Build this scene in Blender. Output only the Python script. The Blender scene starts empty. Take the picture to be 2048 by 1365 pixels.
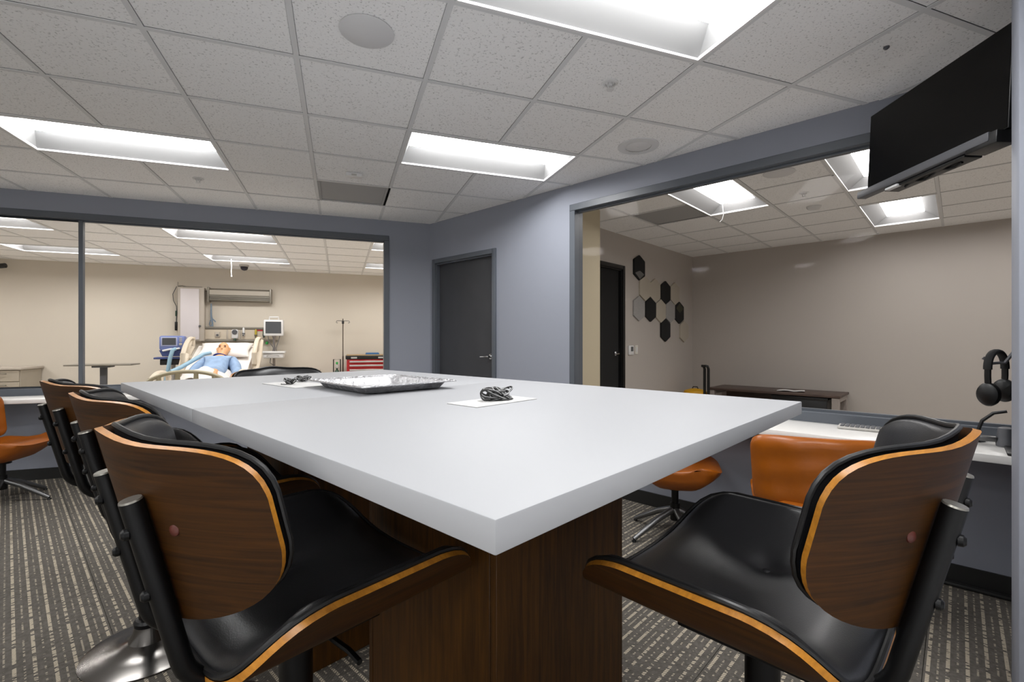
import bpy, bmesh, math, random
from mathutils import Vector, Matrix
random.seed(7)
S = bpy.context.scene
COL = S.collection
R = math.radians
AL, BE = R(19.9), R(-43.25)            # heading of the back wall and of the right wall
CAMH, CEIL = 1.25, 2.60

# ---------------------------------------------------------------- camera, world, exposure
cam_d = bpy.data.cameras.new('camera'); cam = bpy.data.objects.new('camera', cam_d); COL.objects.link(cam)
cam.location = (0, 0, CAMH); cam.rotation_euler = (R(90), 0, 0)
cam_d.sensor_width = 36; cam_d.lens = 950 / 2048 * 36; cam_d.clip_start = .02; cam_d.clip_end = 60
S.camera = cam
W = bpy.data.worlds.new('world'); S.world = W; W.use_nodes = True
W.node_tree.nodes['Background'].inputs[0].default_value = (.8, .85, .9, 1)
W.node_tree.nodes['Background'].inputs[1].default_value = .05
S.view_settings.view_transform = 'Standard'; S.view_settings.look = 'None'
S.view_settings.gamma = 1; S.view_settings.use_curve_mapping = False
S.view_settings.exposure = 1.25
LAMP_MAIN, LAMP_FAR, LAMP_SIDE = 11.0, 11.0, 5.4
S.cycles.use_denoising = True
S.cycles.sample_clamp_indirect = 5
S.cycles.max_bounces = 10; S.cycles.diffuse_bounces = 5; S.cycles.transparent_max_bounces = 16

# ---------------------------------------------------------------- helpers
def wA(p, q, z=0):
    return Vector((p * math.cos(AL) - q * math.sin(AL), p * math.sin(AL) + q * math.cos(AL), z))
def wB(x, y, z=0):
    return Vector((x * math.cos(BE) - y * math.sin(BE), x * math.sin(BE) + y * math.cos(BE), z))

class MB:
    def __init__(s): s.bm = bmesh.new()
    def _new(s, n0, mi):
        s.bm.faces.ensure_lookup_table()
        for f in s.bm.faces[n0:]: f.material_index = mi
    def box(s, x0, x1, y0, y1, z0, z1, bev=0, mi=0, M=None, seg=2):
        t = bmesh.new()
        bmesh.ops.create_cube(t, size=1)
        for v in t.verts:
            v.co = Vector(((x0 + x1) / 2 + v.co.x * (x1 - x0), (y0 + y1) / 2 + v.co.y * (y1 - y0), (z0 + z1) / 2 + v.co.z * (z1 - z0)))
        if bev: bmesh.ops.bevel(t, geom=list(t.edges), offset=bev, segments=seg, affect='EDGES', profile=.5)
        return s.merge(t, mi, M)
    def merge(s, t, mi=0, M=None):
        if M is not None: bmesh.ops.transform(t, matrix=M, verts=t.verts)
        mp = {}
        for v in t.verts: mp[v] = s.bm.verts.new(v.co)
        for f in t.faces:
            try:
                g = s.bm.faces.new([mp[v] for v in f.verts]); g.material_index = mi
            except ValueError: pass
        t.free(); return s
    def tube(s, path, r, n=10, mi=0, caps=True, closed=False, flat=1.0, up=None):
        P = [Vector(p) for p in path]; rs = r if isinstance(r, (list, tuple)) else [r] * len(P)
        rings = []; N = len(P); ref = Vector(up) if up else None
        for i, p in enumerate(P):
            a = P[(i - 1) % N] if (closed or i > 0) else p
            b = P[(i + 1) % N] if (closed or i < N - 1) else p
            t = (b - a).normalized()
            if ref is None: ref = Vector((0, 0, 1)) if abs(t.z) < .9 else Vector((1, 0, 0))
            x = (ref - t * ref.dot(t))
            if x.length < 1e-6: x = t.orthogonal()
            x.normalize(); y = t.cross(x)
            if up is None: ref = x
            rings.append([s.bm.verts.new(p + (x * math.cos(k * 2 * math.pi / n) * flat + y * math.sin(k * 2 * math.pi / n)) * rs[i]) for k in range(n)])
        for i in range(N if closed else N - 1):
            A, B = rings[i], rings[(i + 1) % N]
            for k in range(n):
                f = s.bm.faces.new((A[k], A[(k + 1) % n], B[(k + 1) % n], B[k])); f.material_index = mi
        if caps and not closed:
            s.bm.faces.new(rings[0][::-1]).material_index = mi; s.bm.faces.new(rings[-1]).material_index = mi
        return s
    def lathe(s, prof, n=24, mi=0, M=None, cap=True):
        t = bmesh.new(); rings = []
        for r, z in prof:
            rings.append([t.verts.new((max(r, 1e-4) * math.cos(k * 2 * math.pi / n), max(r, 1e-4) * math.sin(k * 2 * math.pi / n), z)) for k in range(n)])
        for A, B in zip(rings, rings[1:]):
            for k in range(n): t.faces.new((A[k], A[(k + 1) % n], B[(k + 1) % n], B[k]))
        if cap: t.faces.new(rings[0][::-1]); t.faces.new(rings[-1])
        return s.merge(t, mi, M)
    def prism(s, poly, z0, z1, mi=0, M=None):
        t = bmesh.new()
        a = [t.verts.new((x, y, z0)) for x, y in poly]; b = [t.verts.new((x, y, z1)) for x, y in poly]
        t.faces.new(a[::-1]); t.faces.new(b); n = len(poly)
        for k in range(n): t.faces.new((a[k], a[(k + 1) % n], b[(k + 1) % n], b[k]))
        return s.merge(t, mi, M)
    def grid(s, fn, ns, nt, mi=0, closed_s=False):
        V = [[s.bm.verts.new(fn(i / (ns), j / (nt))) for j in range(nt + 1)] for i in range(ns + (0 if closed_s else 1))]
        n = len(V)
        for i in range(ns):
            for j in range(nt):
                f = s.bm.faces.new((V[i][j], V[(i + 1) % n][j], V[(i + 1) % n][j + 1], V[i][j + 1])); f.material_index = mi
        return s
    def shell(s, top, bot, ns, nt, mt=0, mb=0, me=0):
        T = [[s.bm.verts.new(top(i / ns, j / nt)) for j in range(nt + 1)] for i in range(ns + 1)]
        B = [[s.bm.verts.new(bot(i / ns, j / nt)) for j in range(nt + 1)] for i in range(ns + 1)]
        F = s.bm.faces.new
        for i in range(ns):
            for j in range(nt):
                F((T[i][j], T[i + 1][j], T[i + 1][j + 1], T[i][j + 1])).material_index = mt
                F((B[i][j + 1], B[i + 1][j + 1], B[i + 1][j], B[i][j])).material_index = mb
        ed = [(i, 0) for i in range(ns)] + [(ns, j) for j in range(nt)] + [(i, nt) for i in range(ns, 0, -1)] + [(0, j) for j in range(nt, 0, -1)]
        for k in range(len(ed)):
            a, b = ed[k], ed[(k + 1) % len(ed)]
            F((T[b[0]][b[1]], T[a[0]][a[1]], B[a[0]][a[1]], B[b[0]][b[1]])).material_index = me
        return s
    def mesh(s, name, mats, ang=38, smooth=True):
        bmesh.ops.recalc_face_normals(s.bm, faces=s.bm.faces)
        me = bpy.data.meshes.new(name); s.bm.to_mesh(me); s.bm.free()
        for m in (mats if isinstance(mats, (list, tuple)) else [mats]): me.materials.append(m)
        if smooth:
            me.polygons.foreach_set('use_smooth', [True] * len(me.polygons)); me.set_sharp_from_angle(angle=R(ang))
        return me
    def build(s, name, mats, parent=None, ang=38, smooth=True):
        return link(name, s.mesh(name, mats, ang, smooth), parent)

def link(name, data, parent=None):
    o = bpy.data.objects.new(name, data); COL.objects.link(o)
    if parent: o.parent = parent
    return o
def place(o, loc, rot=0):
    o.location = loc; o.rotation_euler = (0, 0, rot); return o
def tag(o, label, cat, group=None):
    o['label'] = label; o['category'] = cat
    if group: o['group'] = group
    return o
def thing(name, label, cat, loc=(0, 0, 0), rot=0, group=None):
    return place(tag(link(name, None), label, cat, group), loc, rot)
def structure(o): o['kind'] = 'structure'; return o
def struct_empty(name, loc=(0, 0, 0), rot=0): return structure(place(link(name, None), loc, rot))
def copy_tree(o, parent=None):
    c = o.copy(); COL.objects.link(c)
    if parent: c.parent = parent
    for ch in [k for k in o.children]: copy_tree(ch, c)
    return c

# ---------------------------------------------------------------- materials
def srgb(h):
    c = [((int(h[i:i + 2], 16) / 255)) for i in (0, 2, 4)]
    return [x / 12.92 if x <= .04045 else ((x + .055) / 1.055) ** 2.4 for x in c]
def mat(name, hexc, rough=.5, metal=0, bump=0, bscale=200, var=0, vscale=8, coat=0, spec=.5, emit=0):
    m = bpy.data.materials.new(name); m.use_nodes = True; N = m.node_tree.nodes; L = m.node_tree.links
    b = N['Principled BSDF']; c = srgb(hexc)
    b.inputs['Base Color'].default_value = (*c, 1); b.inputs['Roughness'].default_value = rough; b.inputs['Metallic'].default_value = metal
    b.inputs['Coat Weight'].default_value = coat; b.inputs['Specular IOR Level'].default_value = spec
    if emit:
        b.inputs['Emission Color'].default_value = (*c, 1); b.inputs['Emission Strength'].default_value = emit
    tc = N.new('ShaderNodeTexCoord')
    if var:
        n = N.new('ShaderNodeTexNoise'); n.inputs['Scale'].default_value = vscale; n.inputs['Detail'].default_value = 5
        L.new(tc.outputs['Object'], n.inputs['Vector'])
        r = N.new('ShaderNodeMapRange'); r.inputs['From Min'].default_value = .3; r.inputs['From Max'].default_value = .7
        r.inputs['To Min'].default_value = 1 - var; r.inputs['To Max'].default_value = 1 + var
        L.new(n.outputs['Fac'], r.inputs['Value'])
        v = N.new('ShaderNodeVectorMath'); v.operation = 'SCALE'; v.inputs[0].default_value = c
        L.new(r.outputs['Result'], v.inputs['Scale']); L.new(v.outputs['Vector'], b.inputs['Base Color'])
    if bump:
        n2 = N.new('ShaderNodeTexNoise'); n2.inputs['Scale'].default_value = bscale; n2.inputs['Detail'].default_value = 3
        L.new(tc.outputs['Object'], n2.inputs['Vector'])
        bp = N.new('ShaderNodeBump'); bp.inputs['Strength'].default_value = bump; bp.inputs['Distance'].default_value = .002
        L.new(n2.outputs['Fac'], bp.inputs['Height']); L.new(bp.outputs['Normal'], b.inputs['Normal'])
    return m
def wood(name, dark, light, axis, rough=.42, stretch=(1, 1, 1), coat=.15):
    m = bpy.data.materials.new(name); m.use_nodes = True; N = m.node_tree.nodes; L = m.node_tree.links; b = N['Principled BSDF']
    tc = N.new('ShaderNodeTexCoord'); mp = N.new('ShaderNodeMapping')
    sc = {'x': (1.5, 28, 28), 'y': (28, 1.5, 28), 'v': (1.3, 1.6, 46), 'z': (26, 26, 1.3)}[axis]
    mp.inputs['Scale'].default_value = sc; L.new(tc.outputs['Object'], mp.inputs['Vector'])
    n = N.new('ShaderNodeTexNoise'); n.inputs['Scale'].default_value = 3.0; n.inputs['Detail'].default_value = 8; n.inputs['Roughness'].default_value = .65; n.inputs['Distortion'].default_value = .6
    L.new(mp.outputs['Vector'], n.inputs['Vector'])
    n2 = N.new('ShaderNodeTexNoise'); n2.inputs['Scale'].default_value = 2.2; n2.inputs['Detail'].default_value = 2; L.new(tc.outputs['Object'], n2.inputs['Vector'])
    mix = N.new('ShaderNodeMath'); mix.operation = 'MULTIPLY_ADD'; mix.inputs[1].default_value = .45; L.new(n2.outputs['Fac'], mix.inputs[0]); L.new(n.outputs['Fac'], mix.inputs[2])
    rp = N.new('ShaderNodeValToRGB'); rp.color_ramp.elements[0].position = .5; rp.color_ramp.elements[1].position = .95
    rp.color_ramp.elements[0].color = (*srgb(dark), 1); rp.color_ramp.elements[1].color = (*srgb(light), 1)
    L.new(mix.outputs[0], rp.inputs['Fac']); L.new(rp.outputs['Color'], b.inputs['Base Color'])
    b.inputs['Roughness'].default_value = rough; b.inputs['Specular IOR Level'].default_value = .25; b.inputs['Coat Weight'].default_value = coat; b.inputs['Coat Roughness'].default_value = .3
    bp = N.new('ShaderNodeBump'); bp.inputs['Strength'].default_value = .08; bp.inputs['Distance'].default_value = .001
    L.new(n.outputs['Fac'], bp.inputs['Height']); L.new(bp.outputs['Normal'], b.inputs['Normal'])
    return m
def glass_mat(name, tint=.96, refl=1.0):
    m = bpy.data.materials.new(name); m.use_nodes = True; N = m.node_tree.nodes; L = m.node_tree.links
    N.remove(N['Principled BSDF'])
    t = N.new('ShaderNodeBsdfTransparent'); t.inputs['Color'].default_value = (tint, tint, tint, 1)
    g = N.new('ShaderNodeBsdfGlossy'); g.inputs['Roughness'].default_value = 0.0; g.inputs['Color'].default_value = (refl, refl, refl, 1)
    f = N.new('ShaderNodeFresnel'); f.inputs['IOR'].default_value = 1.08
    mx = N.new('ShaderNodeMixShader'); L.new(f.outputs[0], mx.inputs[0]); L.new(t.outputs[0], mx.inputs[1]); L.new(g.outputs[0], mx.inputs[2])
    L.new(mx.outputs[0], N['Material Output'].inputs['Surface']); return m
def lamp_mat(name, strength, col=(1, 1, 1)):
    m = bpy.data.materials.new(name); m.use_nodes = True; N = m.node_tree.nodes
    b = N['Principled BSDF']; b.inputs['Base Color'].default_value = (.9, .9, .9, 1)
    b.inputs['Emission Color'].default_value = (*col, 1); b.inputs['Emission Strength'].default_value = strength
    return m
def tile_mat(name, hexc):
    m = mat(name, hexc, .95, spec=.1); N = m.node_tree.nodes; L = m.node_tree.links; b = N['Principled BSDF']
    tc = N.new('ShaderNodeTexCoord'); oi = N.new('ShaderNodeObjectInfo')
    ad = N.new('ShaderNodeVectorMath'); ad.operation = 'ADD'
    sc = N.new('ShaderNodeVectorMath'); sc.operation = 'SCALE'; sc.inputs[0].default_value = (7, 3, 5); L.new(oi.outputs['Random'], sc.inputs['Scale'])
    L.new(tc.outputs['Object'], ad.inputs[0]); L.new(sc.outputs[0], ad.inputs[1])
    n = N.new('ShaderNodeTexNoise'); n.inputs['Scale'].default_value = 95; n.inputs['Detail'].default_value = 2.5; n.inputs['Roughness'].default_value = .55
    L.new(ad.outputs[0], n.inputs['Vector'])
    rp = N.new('ShaderNodeValToRGB'); c = srgb(hexc)
    rp.color_ramp.elements[0].position = .30; rp.color_ramp.elements[1].position = .42
    rp.color_ramp.elements[0].color = (c[0] * .62, c[1] * .62, c[2] * .62, 1); rp.color_ramp.elements[1].color = (*c, 1)
    L.new(n.outputs['Fac'], rp.inputs['Fac']); L.new(rp.outputs['Color'], b.inputs['Base Color'])
    bp = N.new('ShaderNodeBump'); bp.inputs['Strength'].default_value = .35; bp.inputs['Distance'].default_value = .004
    L.new(n.outputs['Fac'], bp.inputs['Height']); L.new(bp.outputs['Normal'], b.inputs['Normal'])
    return m
def carpet_mat():
    m = mat('carpet', '46443f', .95, spec=.1); N = m.node_tree.nodes; L = m.node_tree.links; b = N['Principled BSDF']
    def math_(op, a, b_=None, c_=None):
        n = N.new('ShaderNodeMath'); n.operation = op
        for k, x in enumerate((a, b_, c_)):
            if x is None: continue
            if isinstance(x, (int, float)): n.inputs[k].default_value = x
            else: L.new(x, n.inputs[k])
        return n.outputs[0]
    tc = N.new('ShaderNodeTexCoord'); oi = N.new('ShaderNodeObjectInfo'); sp = N.new('ShaderNodeSeparateXYZ')
    L.new(tc.outputs['Object'], sp.inputs[0])
    cb = N.new('ShaderNodeCombineXYZ'); L.new(math_('MULTIPLY', oi.outputs['Random'], 37.0), cb.inputs[2]); L.new(sp.outputs[0], cb.inputs[0]); L.new(sp.outputs[1], cb.inputs[1])
    nz = N.new('ShaderNodeTexNoise'); nz.inputs['Scale'].default_value = 60; nz.inputs['Detail'].default_value = 3; L.new(cb.outputs[0], nz.inputs['Vector'])
    mp = N.new('ShaderNodeMapping'); mp.inputs['Scale'].default_value = (75, 16, 1); L.new(cb.outputs[0], mp.inputs['Vector'])
    nd = N.new('ShaderNodeTexNoise'); nd.inputs['Scale'].default_value = 1.0; nd.inputs['Detail'].default_value = 1; L.new(mp.outputs[0], nd.inputs['Vector'])
    row = math_('DIVIDE', math_('ADD', sp.outputs[1], .3048), (.6096 / 22))
    fr = math_('FRACT', row); d = math_('ABSOLUTE', math_('SUBTRACT', fr, .5))
    major = math_('GREATER_THAN', math_('FRACT', math_('MULTIPLY', math_('FLOOR', row), .5)), .25)
    wdt = math_('MULTIPLY_ADD', major, .10, .11)
    inrow = math_('LESS_THAN', d, wdt)
    sl = math_('ADD', sp.outputs[0], math_('MULTIPLY', sp.outputs[1], .55))
    st = math_('FRACT', math_('DIVIDE', sl, .0115))
    dash = math_('LESS_THAN', st, .68)
    keep = math_('GREATER_THAN', nd.outputs['Fac'], math_('MULTIPLY_ADD', major, -.08, .52))
    mask = math_('MULTIPLY', math_('MULTIPLY', inrow, dash), keep)
    amp = math_('MULTIPLY_ADD', major, .3, .6)
    fac = math_('MULTIPLY', mask, amp)
    # fine cross ribs everywhere
    rib = math_('MULTIPLY', math_('FRACT', math_('DIVIDE', sl, .0115)), .35)
    base = N.new('ShaderNodeMix'); base.data_type = 'RGBA'
    base.inputs['A'].default_value = (*srgb('3b3834'), 1); base.inputs['B'].default_value = (*srgb('76716a'), 1)
    L.new(math_('ADD', math_('MULTIPLY', nz.outputs['Fac'], .75), math_('SUBTRACT', rib, .12)), base.inputs['Factor'])
    fin = N.new('ShaderNodeMix'); fin.data_type = 'RGBA'; L.new(base.outputs['Result'], fin.inputs['A']); fin.inputs['B'].default_value = (*srgb('c3b7a2'), 1)
    L.new(fac, fin.inputs['Factor']); L.new(fin.outputs['Result'], b.inputs['Base Color'])
    bp = N.new('ShaderNodeBump'); bp.inputs['Strength'].default_value = .5; bp.inputs['Distance'].default_value = .004
    L.new(math_('ADD', nz.outputs['Fac'], fac), bp.inputs['Height']); L.new(bp.outputs['Normal'], b.inputs['Normal'])
    return m
def foil_mat():
    m = mat('foil', 'bdbdbf', .26, .6); N = m.node_tree.nodes; L = m.node_tree.links; b = N['Principled BSDF']
    tc = N.new('ShaderNodeTexCoord'); n = N.new('ShaderNodeTexNoise'); n.inputs['Scale'].default_value = 38; n.inputs['Detail'].default_value = 6; L.new(tc.outputs['Object'], n.inputs['Vector'])
    bp = N.new('ShaderNodeBump'); bp.inputs['Strength'].default_value = 1.0; bp.inputs['Distance'].default_value = .012
    L.new(n.outputs['Fac'], bp.inputs['Height']); L.new(bp.outputs['Normal'], b.inputs['Normal']); return m
def striped_mat():
    m = mat('striped_cord', '1a1a1a', .4); N = m.node_tree.nodes; L = m.node_tree.links; b = N['Principled BSDF']
    tc = N.new('ShaderNodeTexCoord'); n = N.new('ShaderNodeTexNoise'); n.inputs['Scale'].default_value = 40; L.new(tc.outputs['Object'], n.inputs['Vector'])
    rp = N.new('ShaderNodeValToRGB'); rp.color_ramp.elements[0].position = .45; rp.color_ramp.elements[1].position = .75
    rp.color_ramp.elements[0].color = (.012, .012, .012, 1); rp.color_ramp.elements[1].color = (.05, .05, .05, 1)
    L.new(n.outputs['Fac'], rp.inputs['Fac']); L.new(rp.outputs['Color'], b.inputs['Base Color']); return m

M = dict(
    wall=mat('blue_grey_paint', '9195a0', .55, bump=.12, bscale=260),
    bounce_white=mat('white_bounce_finish', 'efefef', .8),  # white finish given to unseen walls and floor to bounce light
    trim=mat('dark_grey_trim_paint', '585d64', .38),
    door=mat('charcoal_door_paint', '3e3f43', .42, bump=.1, bscale=30, var=.06, vscale=6),
    beige=mat('beige_wallcovering', 'd0c8bb', .8, bump=.1, bscale=300),
    beige2=mat('taupe_wallcovering', 'b6afa8', .8, bump=.1, bscale=300),
    tan=mat('tan_wall_paint', 'c0b49a', .7),
    tile=tile_mat('acoustic_tile', 'f6f6f6'), tee=mat('ceiling_tee_metal', 'dadbdc', .5),
    plenum=mat('plenum', '777777', .9), vinyl=mat('vinyl_floor', 'bdb6ac', .45, var=.05),
    carpet=carpet_mat(), base=mat('black_rubber_base', '1d1d1c', .5),
    white_top=mat('white_laminate', 'a6a7aa', .5, spec=.35), white_edge=mat('white_laminate_edge', 'c6c7cb', .35),
    counter=mat('white_counter', 'e6e4e0', .3),
    walnut_z=wood('walnut_vertical', '241404', '54340c', 'z', .5, coat=0),
    walnut_x=wood('walnut_veneer', '1b0d03', '472907', 'v', .5, coat=0),
    ply=wood('plywood_edge', '8c591c', 'bb7e2a', 'x', .35),
    leather=mat('black_leather', '1d1d1f', .34, bump=.15, bscale=420, spec=.6),
    piping=mat('black_piping', '101011', .38), metal_black=mat('black_metal', '070708', .38, spec=.28),
    cap=mat('steel_cap', '9a978f', .35, .8), chrome_dark=mat('dark_chrome', '6a6764', .2, .9),
    plug=mat('red_brown_plug', '50231a', .4), chrome=mat('satin_chrome', 'c9cacc', .22, 1),
    orange=mat('orange_vinyl', '97500b', .36, bump=.12, bscale=120, var=.06, vscale=12, spec=.5),
    steel=mat('brushed_steel', '6a6a6a', .35, .8),
    refl=mat('lamp_reflector', '8f8f8f', .5), rim=mat('lamp_rim', 'e4e4e4', .4),
    lamp_main=lamp_mat('lamp_lens_main', LAMP_MAIN), lamp_far=lamp_mat('lamp_lens_far', LAMP_FAR, (1, .98, .96)), lamp_side=lamp_mat('lamp_lens_side', LAMP_SIDE, (1, .98, .97)),
    glass=glass_mat('window_glass', .95), vent=mat('vent_grey', 'a6a6a6', .7, bump=.4, bscale=500), grille=mat('speaker_grille', 'dcdcdd', .8, bump=.4, bscale=900),
    white_pl=mat('white_plastic', 'dcdcdc', .4), black_pl=mat('black_plastic', '0b0b0c', .4), black_soft=mat('black_padding', '101010', .75),
    screen=mat('black_screen', '010101', .2, spec=.2), grey_pl=mat('grey_plastic', '55565a', .45), ltgrey=mat('light_grey_plastic', 'b4b1ac', .5),
    foil=foil_mat(), cord=striped_mat(), cord_glint=mat('cord_highlight_grey', 'a9a9a9', .4), paper=mat('white_paper', 'cfcecc', .7),
    cream=mat('cream_plastic', 'cfc3b0', .5), cream2=mat('beige_grey_panel', 'b9b0a4', .5), olive=mat('olive_beige_plastic', 'a79f85', .5),
    linen=mat('white_linen', 'e4dfda', .9, bump=.3, bscale=14), gown=mat('blue_gown', '8fa8c8', .9, bump=.4, bscale=25, var=.12, vscale=14),
    navy=mat('navy_cloth', '23307a', .9), skin=mat('manikin_skin', 'd6a274', .5), lip=mat('lip', '9b5a48', .5), eye=mat('eye', '3a2a22', .3),
    vblue=mat('violet_blue_plastic', '6f7fb6', .4), vdark=mat('deep_blue_plastic', '3d4a80', .45), hose=mat('pale_blue_hose', '8fb1c4', .5),
    scr_grey=mat('grey_screen', '4b4d50', .25), red=mat('red_enamel', 'a8141c', .3, coat=.3), alu=mat('aluminium', 'c4c4c4', .35, .6),
    green=mat('green_tank', '22402f', .4), lime=mat('green_knob', '2c9a45', .5), yellow=mat('yellow_plastic', 'e2a800', .45), ylw2=mat('yellow_tube', 'b9a53a', .4),
    redlab=mat('red_label', 'b3222b', .5), bluecl=mat('blue_cloth', '3c6a9c', .7), desk=wood('dark_laminate', '3b2f2a', '5e4d45', 'x', .4),
    desk_leg=mat('taupe_metal', '9a918b', .4), felt_grey=mat('grey_felt', '9c9a98', .95, var=.08, vscale=60), felt_pale=mat('pale_felt', 'b3ab9d', .95), felt_black=mat('black_felt', '121212', .95),
    felt_olive=mat('olive_felt', '3b3a2a', .95), thermo=mat('thermo_screen', '55585a', .3), outlet=mat('outlet_white', 'd9d5cc', .4),
    lampgrey=mat('lamp_grey_metal', '8d887e', .4, .5), amber=mat('lamp_diffuser', 'b3aca0', .35), dark_mat=mat('dark_gap', '050505', .8), cabinet=mat('beige_cabinet', 'a89f90', .6),
)

# ---------------------------------------------------------------- ceilings
CELL = .6096
NB_A = (math.sin(-BE) * math.cos(AL) + math.cos(BE) * math.sin(AL), -math.sin(-BE) * math.sin(AL) + math.cos(BE) * math.cos(AL))   # right-wall normal seen in back-wall axes
def clip(poly, planes):
    for a, b, c in planes:                                # keep a*x + b*y <= c
        out = []
        for k in range(len(poly)):
            p, q = poly[k], poly[(k + 1) % len(poly)]
            dp, dq = a * p[0] + b * p[1] - c, a * q[0] + b * q[1] - c
            if dp <= 0: out.append(p)
            if dp * dq < 0:
                t = dp / (dp - dq); out.append((p[0] + (q[0] - p[0]) * t, p[1] + (q[1] - p[1]) * t))
        poly = out
        if len(poly) < 3: return []
    return poly
def seen(w, margin=.25):
    return w.y > .3 and abs(w.x / w.y) < 1.08 + margin and abs((CEIL - CAMH) / w.y) < .72 + margin
def ceiling(name, rot, frame, x0, y0, i0, i1, j0, j1, planes, holes, special, bounds):
    """slab above, lay-in tiles and tees below; holes = cells taken by lamps, special = {cell: material}"""
    b = MB(); b.prism(clip(bounds, planes), CEIL + .16, CEIL + .2)
    slab = structure(place(b.build(name, M['plenum']), (0, 0, 0), rot))
    full = MB(); g = .011
    full.box(-CELL / 2 + g, CELL / 2 - g, -CELL / 2 + g, CELL / 2 - g, 0, .014, bev=.004, seg=1)
    fm = full.mesh('ceiling_tile', M['tile']); rest = MB(); nrest = 0
    tee = MB(); tw = .012
    for i in range(i0, i1):
        for j in range(j0, j1):
            cx, cy = x0 + (i + .5) * CELL, y0 + (j + .5) * CELL
            w = frame(cx, cy, CEIL)
            if (i, j) not in holes:
                h = CELL / 2 - g
                sq = [(cx - h, cy - h), (cx + h, cy - h), (cx + h, cy + h), (cx - h, cy + h)]
                pc = clip(sq, planes)
                if pc:
                    whole = len(pc) == 4 and all(abs(a[0] - c[0]) + abs(a[1] - c[1]) < 1e-6 for a, c in zip(pc, sq))
                    if seen(w):
                        if (i, j) in special:
                            continue
                        if whole:
                            o = link('ceiling_tile', fm, slab); o.location = (cx, cy, CEIL + .003)
                        else:
                            t = MB(); t.prism([(x - cx, y - cy) for x, y in pc], 0, .014)
                            o = t.build('ceiling_tile', M['tile'], slab); o.location = (cx, cy, CEIL + .003)
                    else:
                        rest.prism(pc, CEIL + .003, CEIL + .017); nrest += 1
            for (nx, ny, ax) in ((i + 1, j, 'x'), (i, j + 1, 'y')):
                if (i, j) in holes and holes[(i, j)] == holes.get((nx, ny)): continue
                if ax == 'x':
                    X = x0 + (i + 1) * CELL; rc = [(X - tw, cy - CELL / 2 + tw), (X + tw, cy - CELL / 2 + tw), (X + tw, cy + CELL / 2 - tw), (X - tw, cy + CELL / 2 - tw)]
                else:
                    Y = y0 + (j + 1) * CELL; rc = [(cx - CELL / 2 - tw, Y - tw), (cx + CELL / 2 - tw, Y - tw), (cx + CELL / 2 - tw, Y + tw), (cx - CELL / 2 - tw, Y + tw)]
                pc = clip(rc, planes)
                if pc: tee.prism(pc, CEIL - .001, CEIL + (.003 if ax == 'x' else .0025))
    tee.build('ceiling_grid', M['tee'], slab, smooth=False)
    if nrest:
        o = rest.build('ceiling_tile', M['tile'], slab, smooth=False); o['kind'] = 'stuff'
    return slab
def lamp(label, loc, rot, lm, group):
    t = thing('ceiling_light', label, 'ceiling light', loc, rot, group)
    if lm not in lamp.cache:
        L2, W2, h = CELL - .014, CELL / 2 - .014, .095
        a = MB(); rw = .014
        for s in (-1, 1):
            a.box(-L2, L2, s * W2 - rw / 2, s * W2 + rw / 2, -.004, .012); a.box(s * L2 - rw / 2, s * L2 + rw / 2, -W2 + rw / 2, W2 - rw / 2, -.004, .012)
        rim = a.mesh('rim', M['rim'], smooth=False)
        a = MB(); iw = .165; il = L2 - .05
        o_, n_ = [(-L2, -W2), (L2, -W2), (L2, W2), (-L2, W2)], [(-il, -iw), (il, -iw), (il, iw), (-il, iw)]
        V = [a.bm.verts.new((x, y, .002)) for x, y in o_]; U = [a.bm.verts.new((x, y, h)) for x, y in n_]
        Q = [a.bm.verts.new((x, y, .13)) for x, y in o_]
        for k in range(4):
            a.bm.faces.new((V[k], V[(k + 1) % 4], U[(k + 1) % 4], U[k])); a.bm.faces.new((V[k], V[(k + 1) % 4], Q[(k + 1) % 4], Q[k]))
        a.bm.faces.new(Q)
        hous = a.mesh('reflector', M['refl'], smooth=False)
        a = MB()
        a.grid(lambda s, u: Vector((-il + 2 * il * s, -iw + 2 * iw * u, h - .004 - .03 * math.sin(math.pi * u) ** .8 * min(1, 12 * min(s, 1 - s) + .001))), 20, 12)
        lens = a.mesh('lens', lm)
        lamp.cache[lm] = (rim, hous, lens)
    rim, hous, lens = lamp.cache[lm]
    link('rim', rim, t); link('reflector', hous, t); link('lens', lens, t)
    return t
lamp.cache = {}
PA, QA = .415, 2.468
def cells(lights): return {c: k for k, (cs) in enumerate(lights) for c in cs}
pair = lambda i, j: [(i, j), (i + 1, j)]
main_l = [pair(0, 1), pair(-4, 2), pair(0, -2), pair(-4, -4), pair(-8, -1), pair(0, -5), pair(-8, -4), pair(4, -5), pair(-4, -7)]  # trailing entries: unseen rear lamps added to bounce light up to the ceiling
main_planes = [(0, 1, 5.485), (NB_A[0], NB_A[1], 3.35), (-1, 0, 6.0), (0, -1, 2.0)]
big = [(-8, -4), (8, -4), (8, 12), (-8, 12)]
ceiling('ceiling', AL, wA, PA, QA, -11, 7, -8, 5, main_planes, cells(main_l), {(-1, 3): 1}, big)
lab_main = ['white troffer light near the room corner, lit, left of the small round speaker', 'long white troffer light over the left half of the meeting room', 'big white troffer light cut off by the top of the picture',
            'white troffer light behind the viewer on the left', 'white troffer light over the far left end of the room', 'white troffer light straight behind the viewer', 'unseen troffer light added in the rear left to bounce light', 'unseen troffer light added in the rear right to bounce light', 'unseen troffer light added against the rear wall to bounce light']
for k, cs in enumerate(main_l):
    i, j = cs[0]; lamp(lab_main[k], wA(PA + (i + 1) * CELL, QA + (j + .5) * CELL, CEIL), AL, M['lamp_main'], 'lights in the meeting room ceiling')
far_l = [pair(i, j) for i in (-12, -8, -4, 0) for j in (7, 10)]
far_planes = [(0, -1, -5.585), (0, 1, 10.18), (1, 0, 2.3), (-1, 0, 8.0)]
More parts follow.
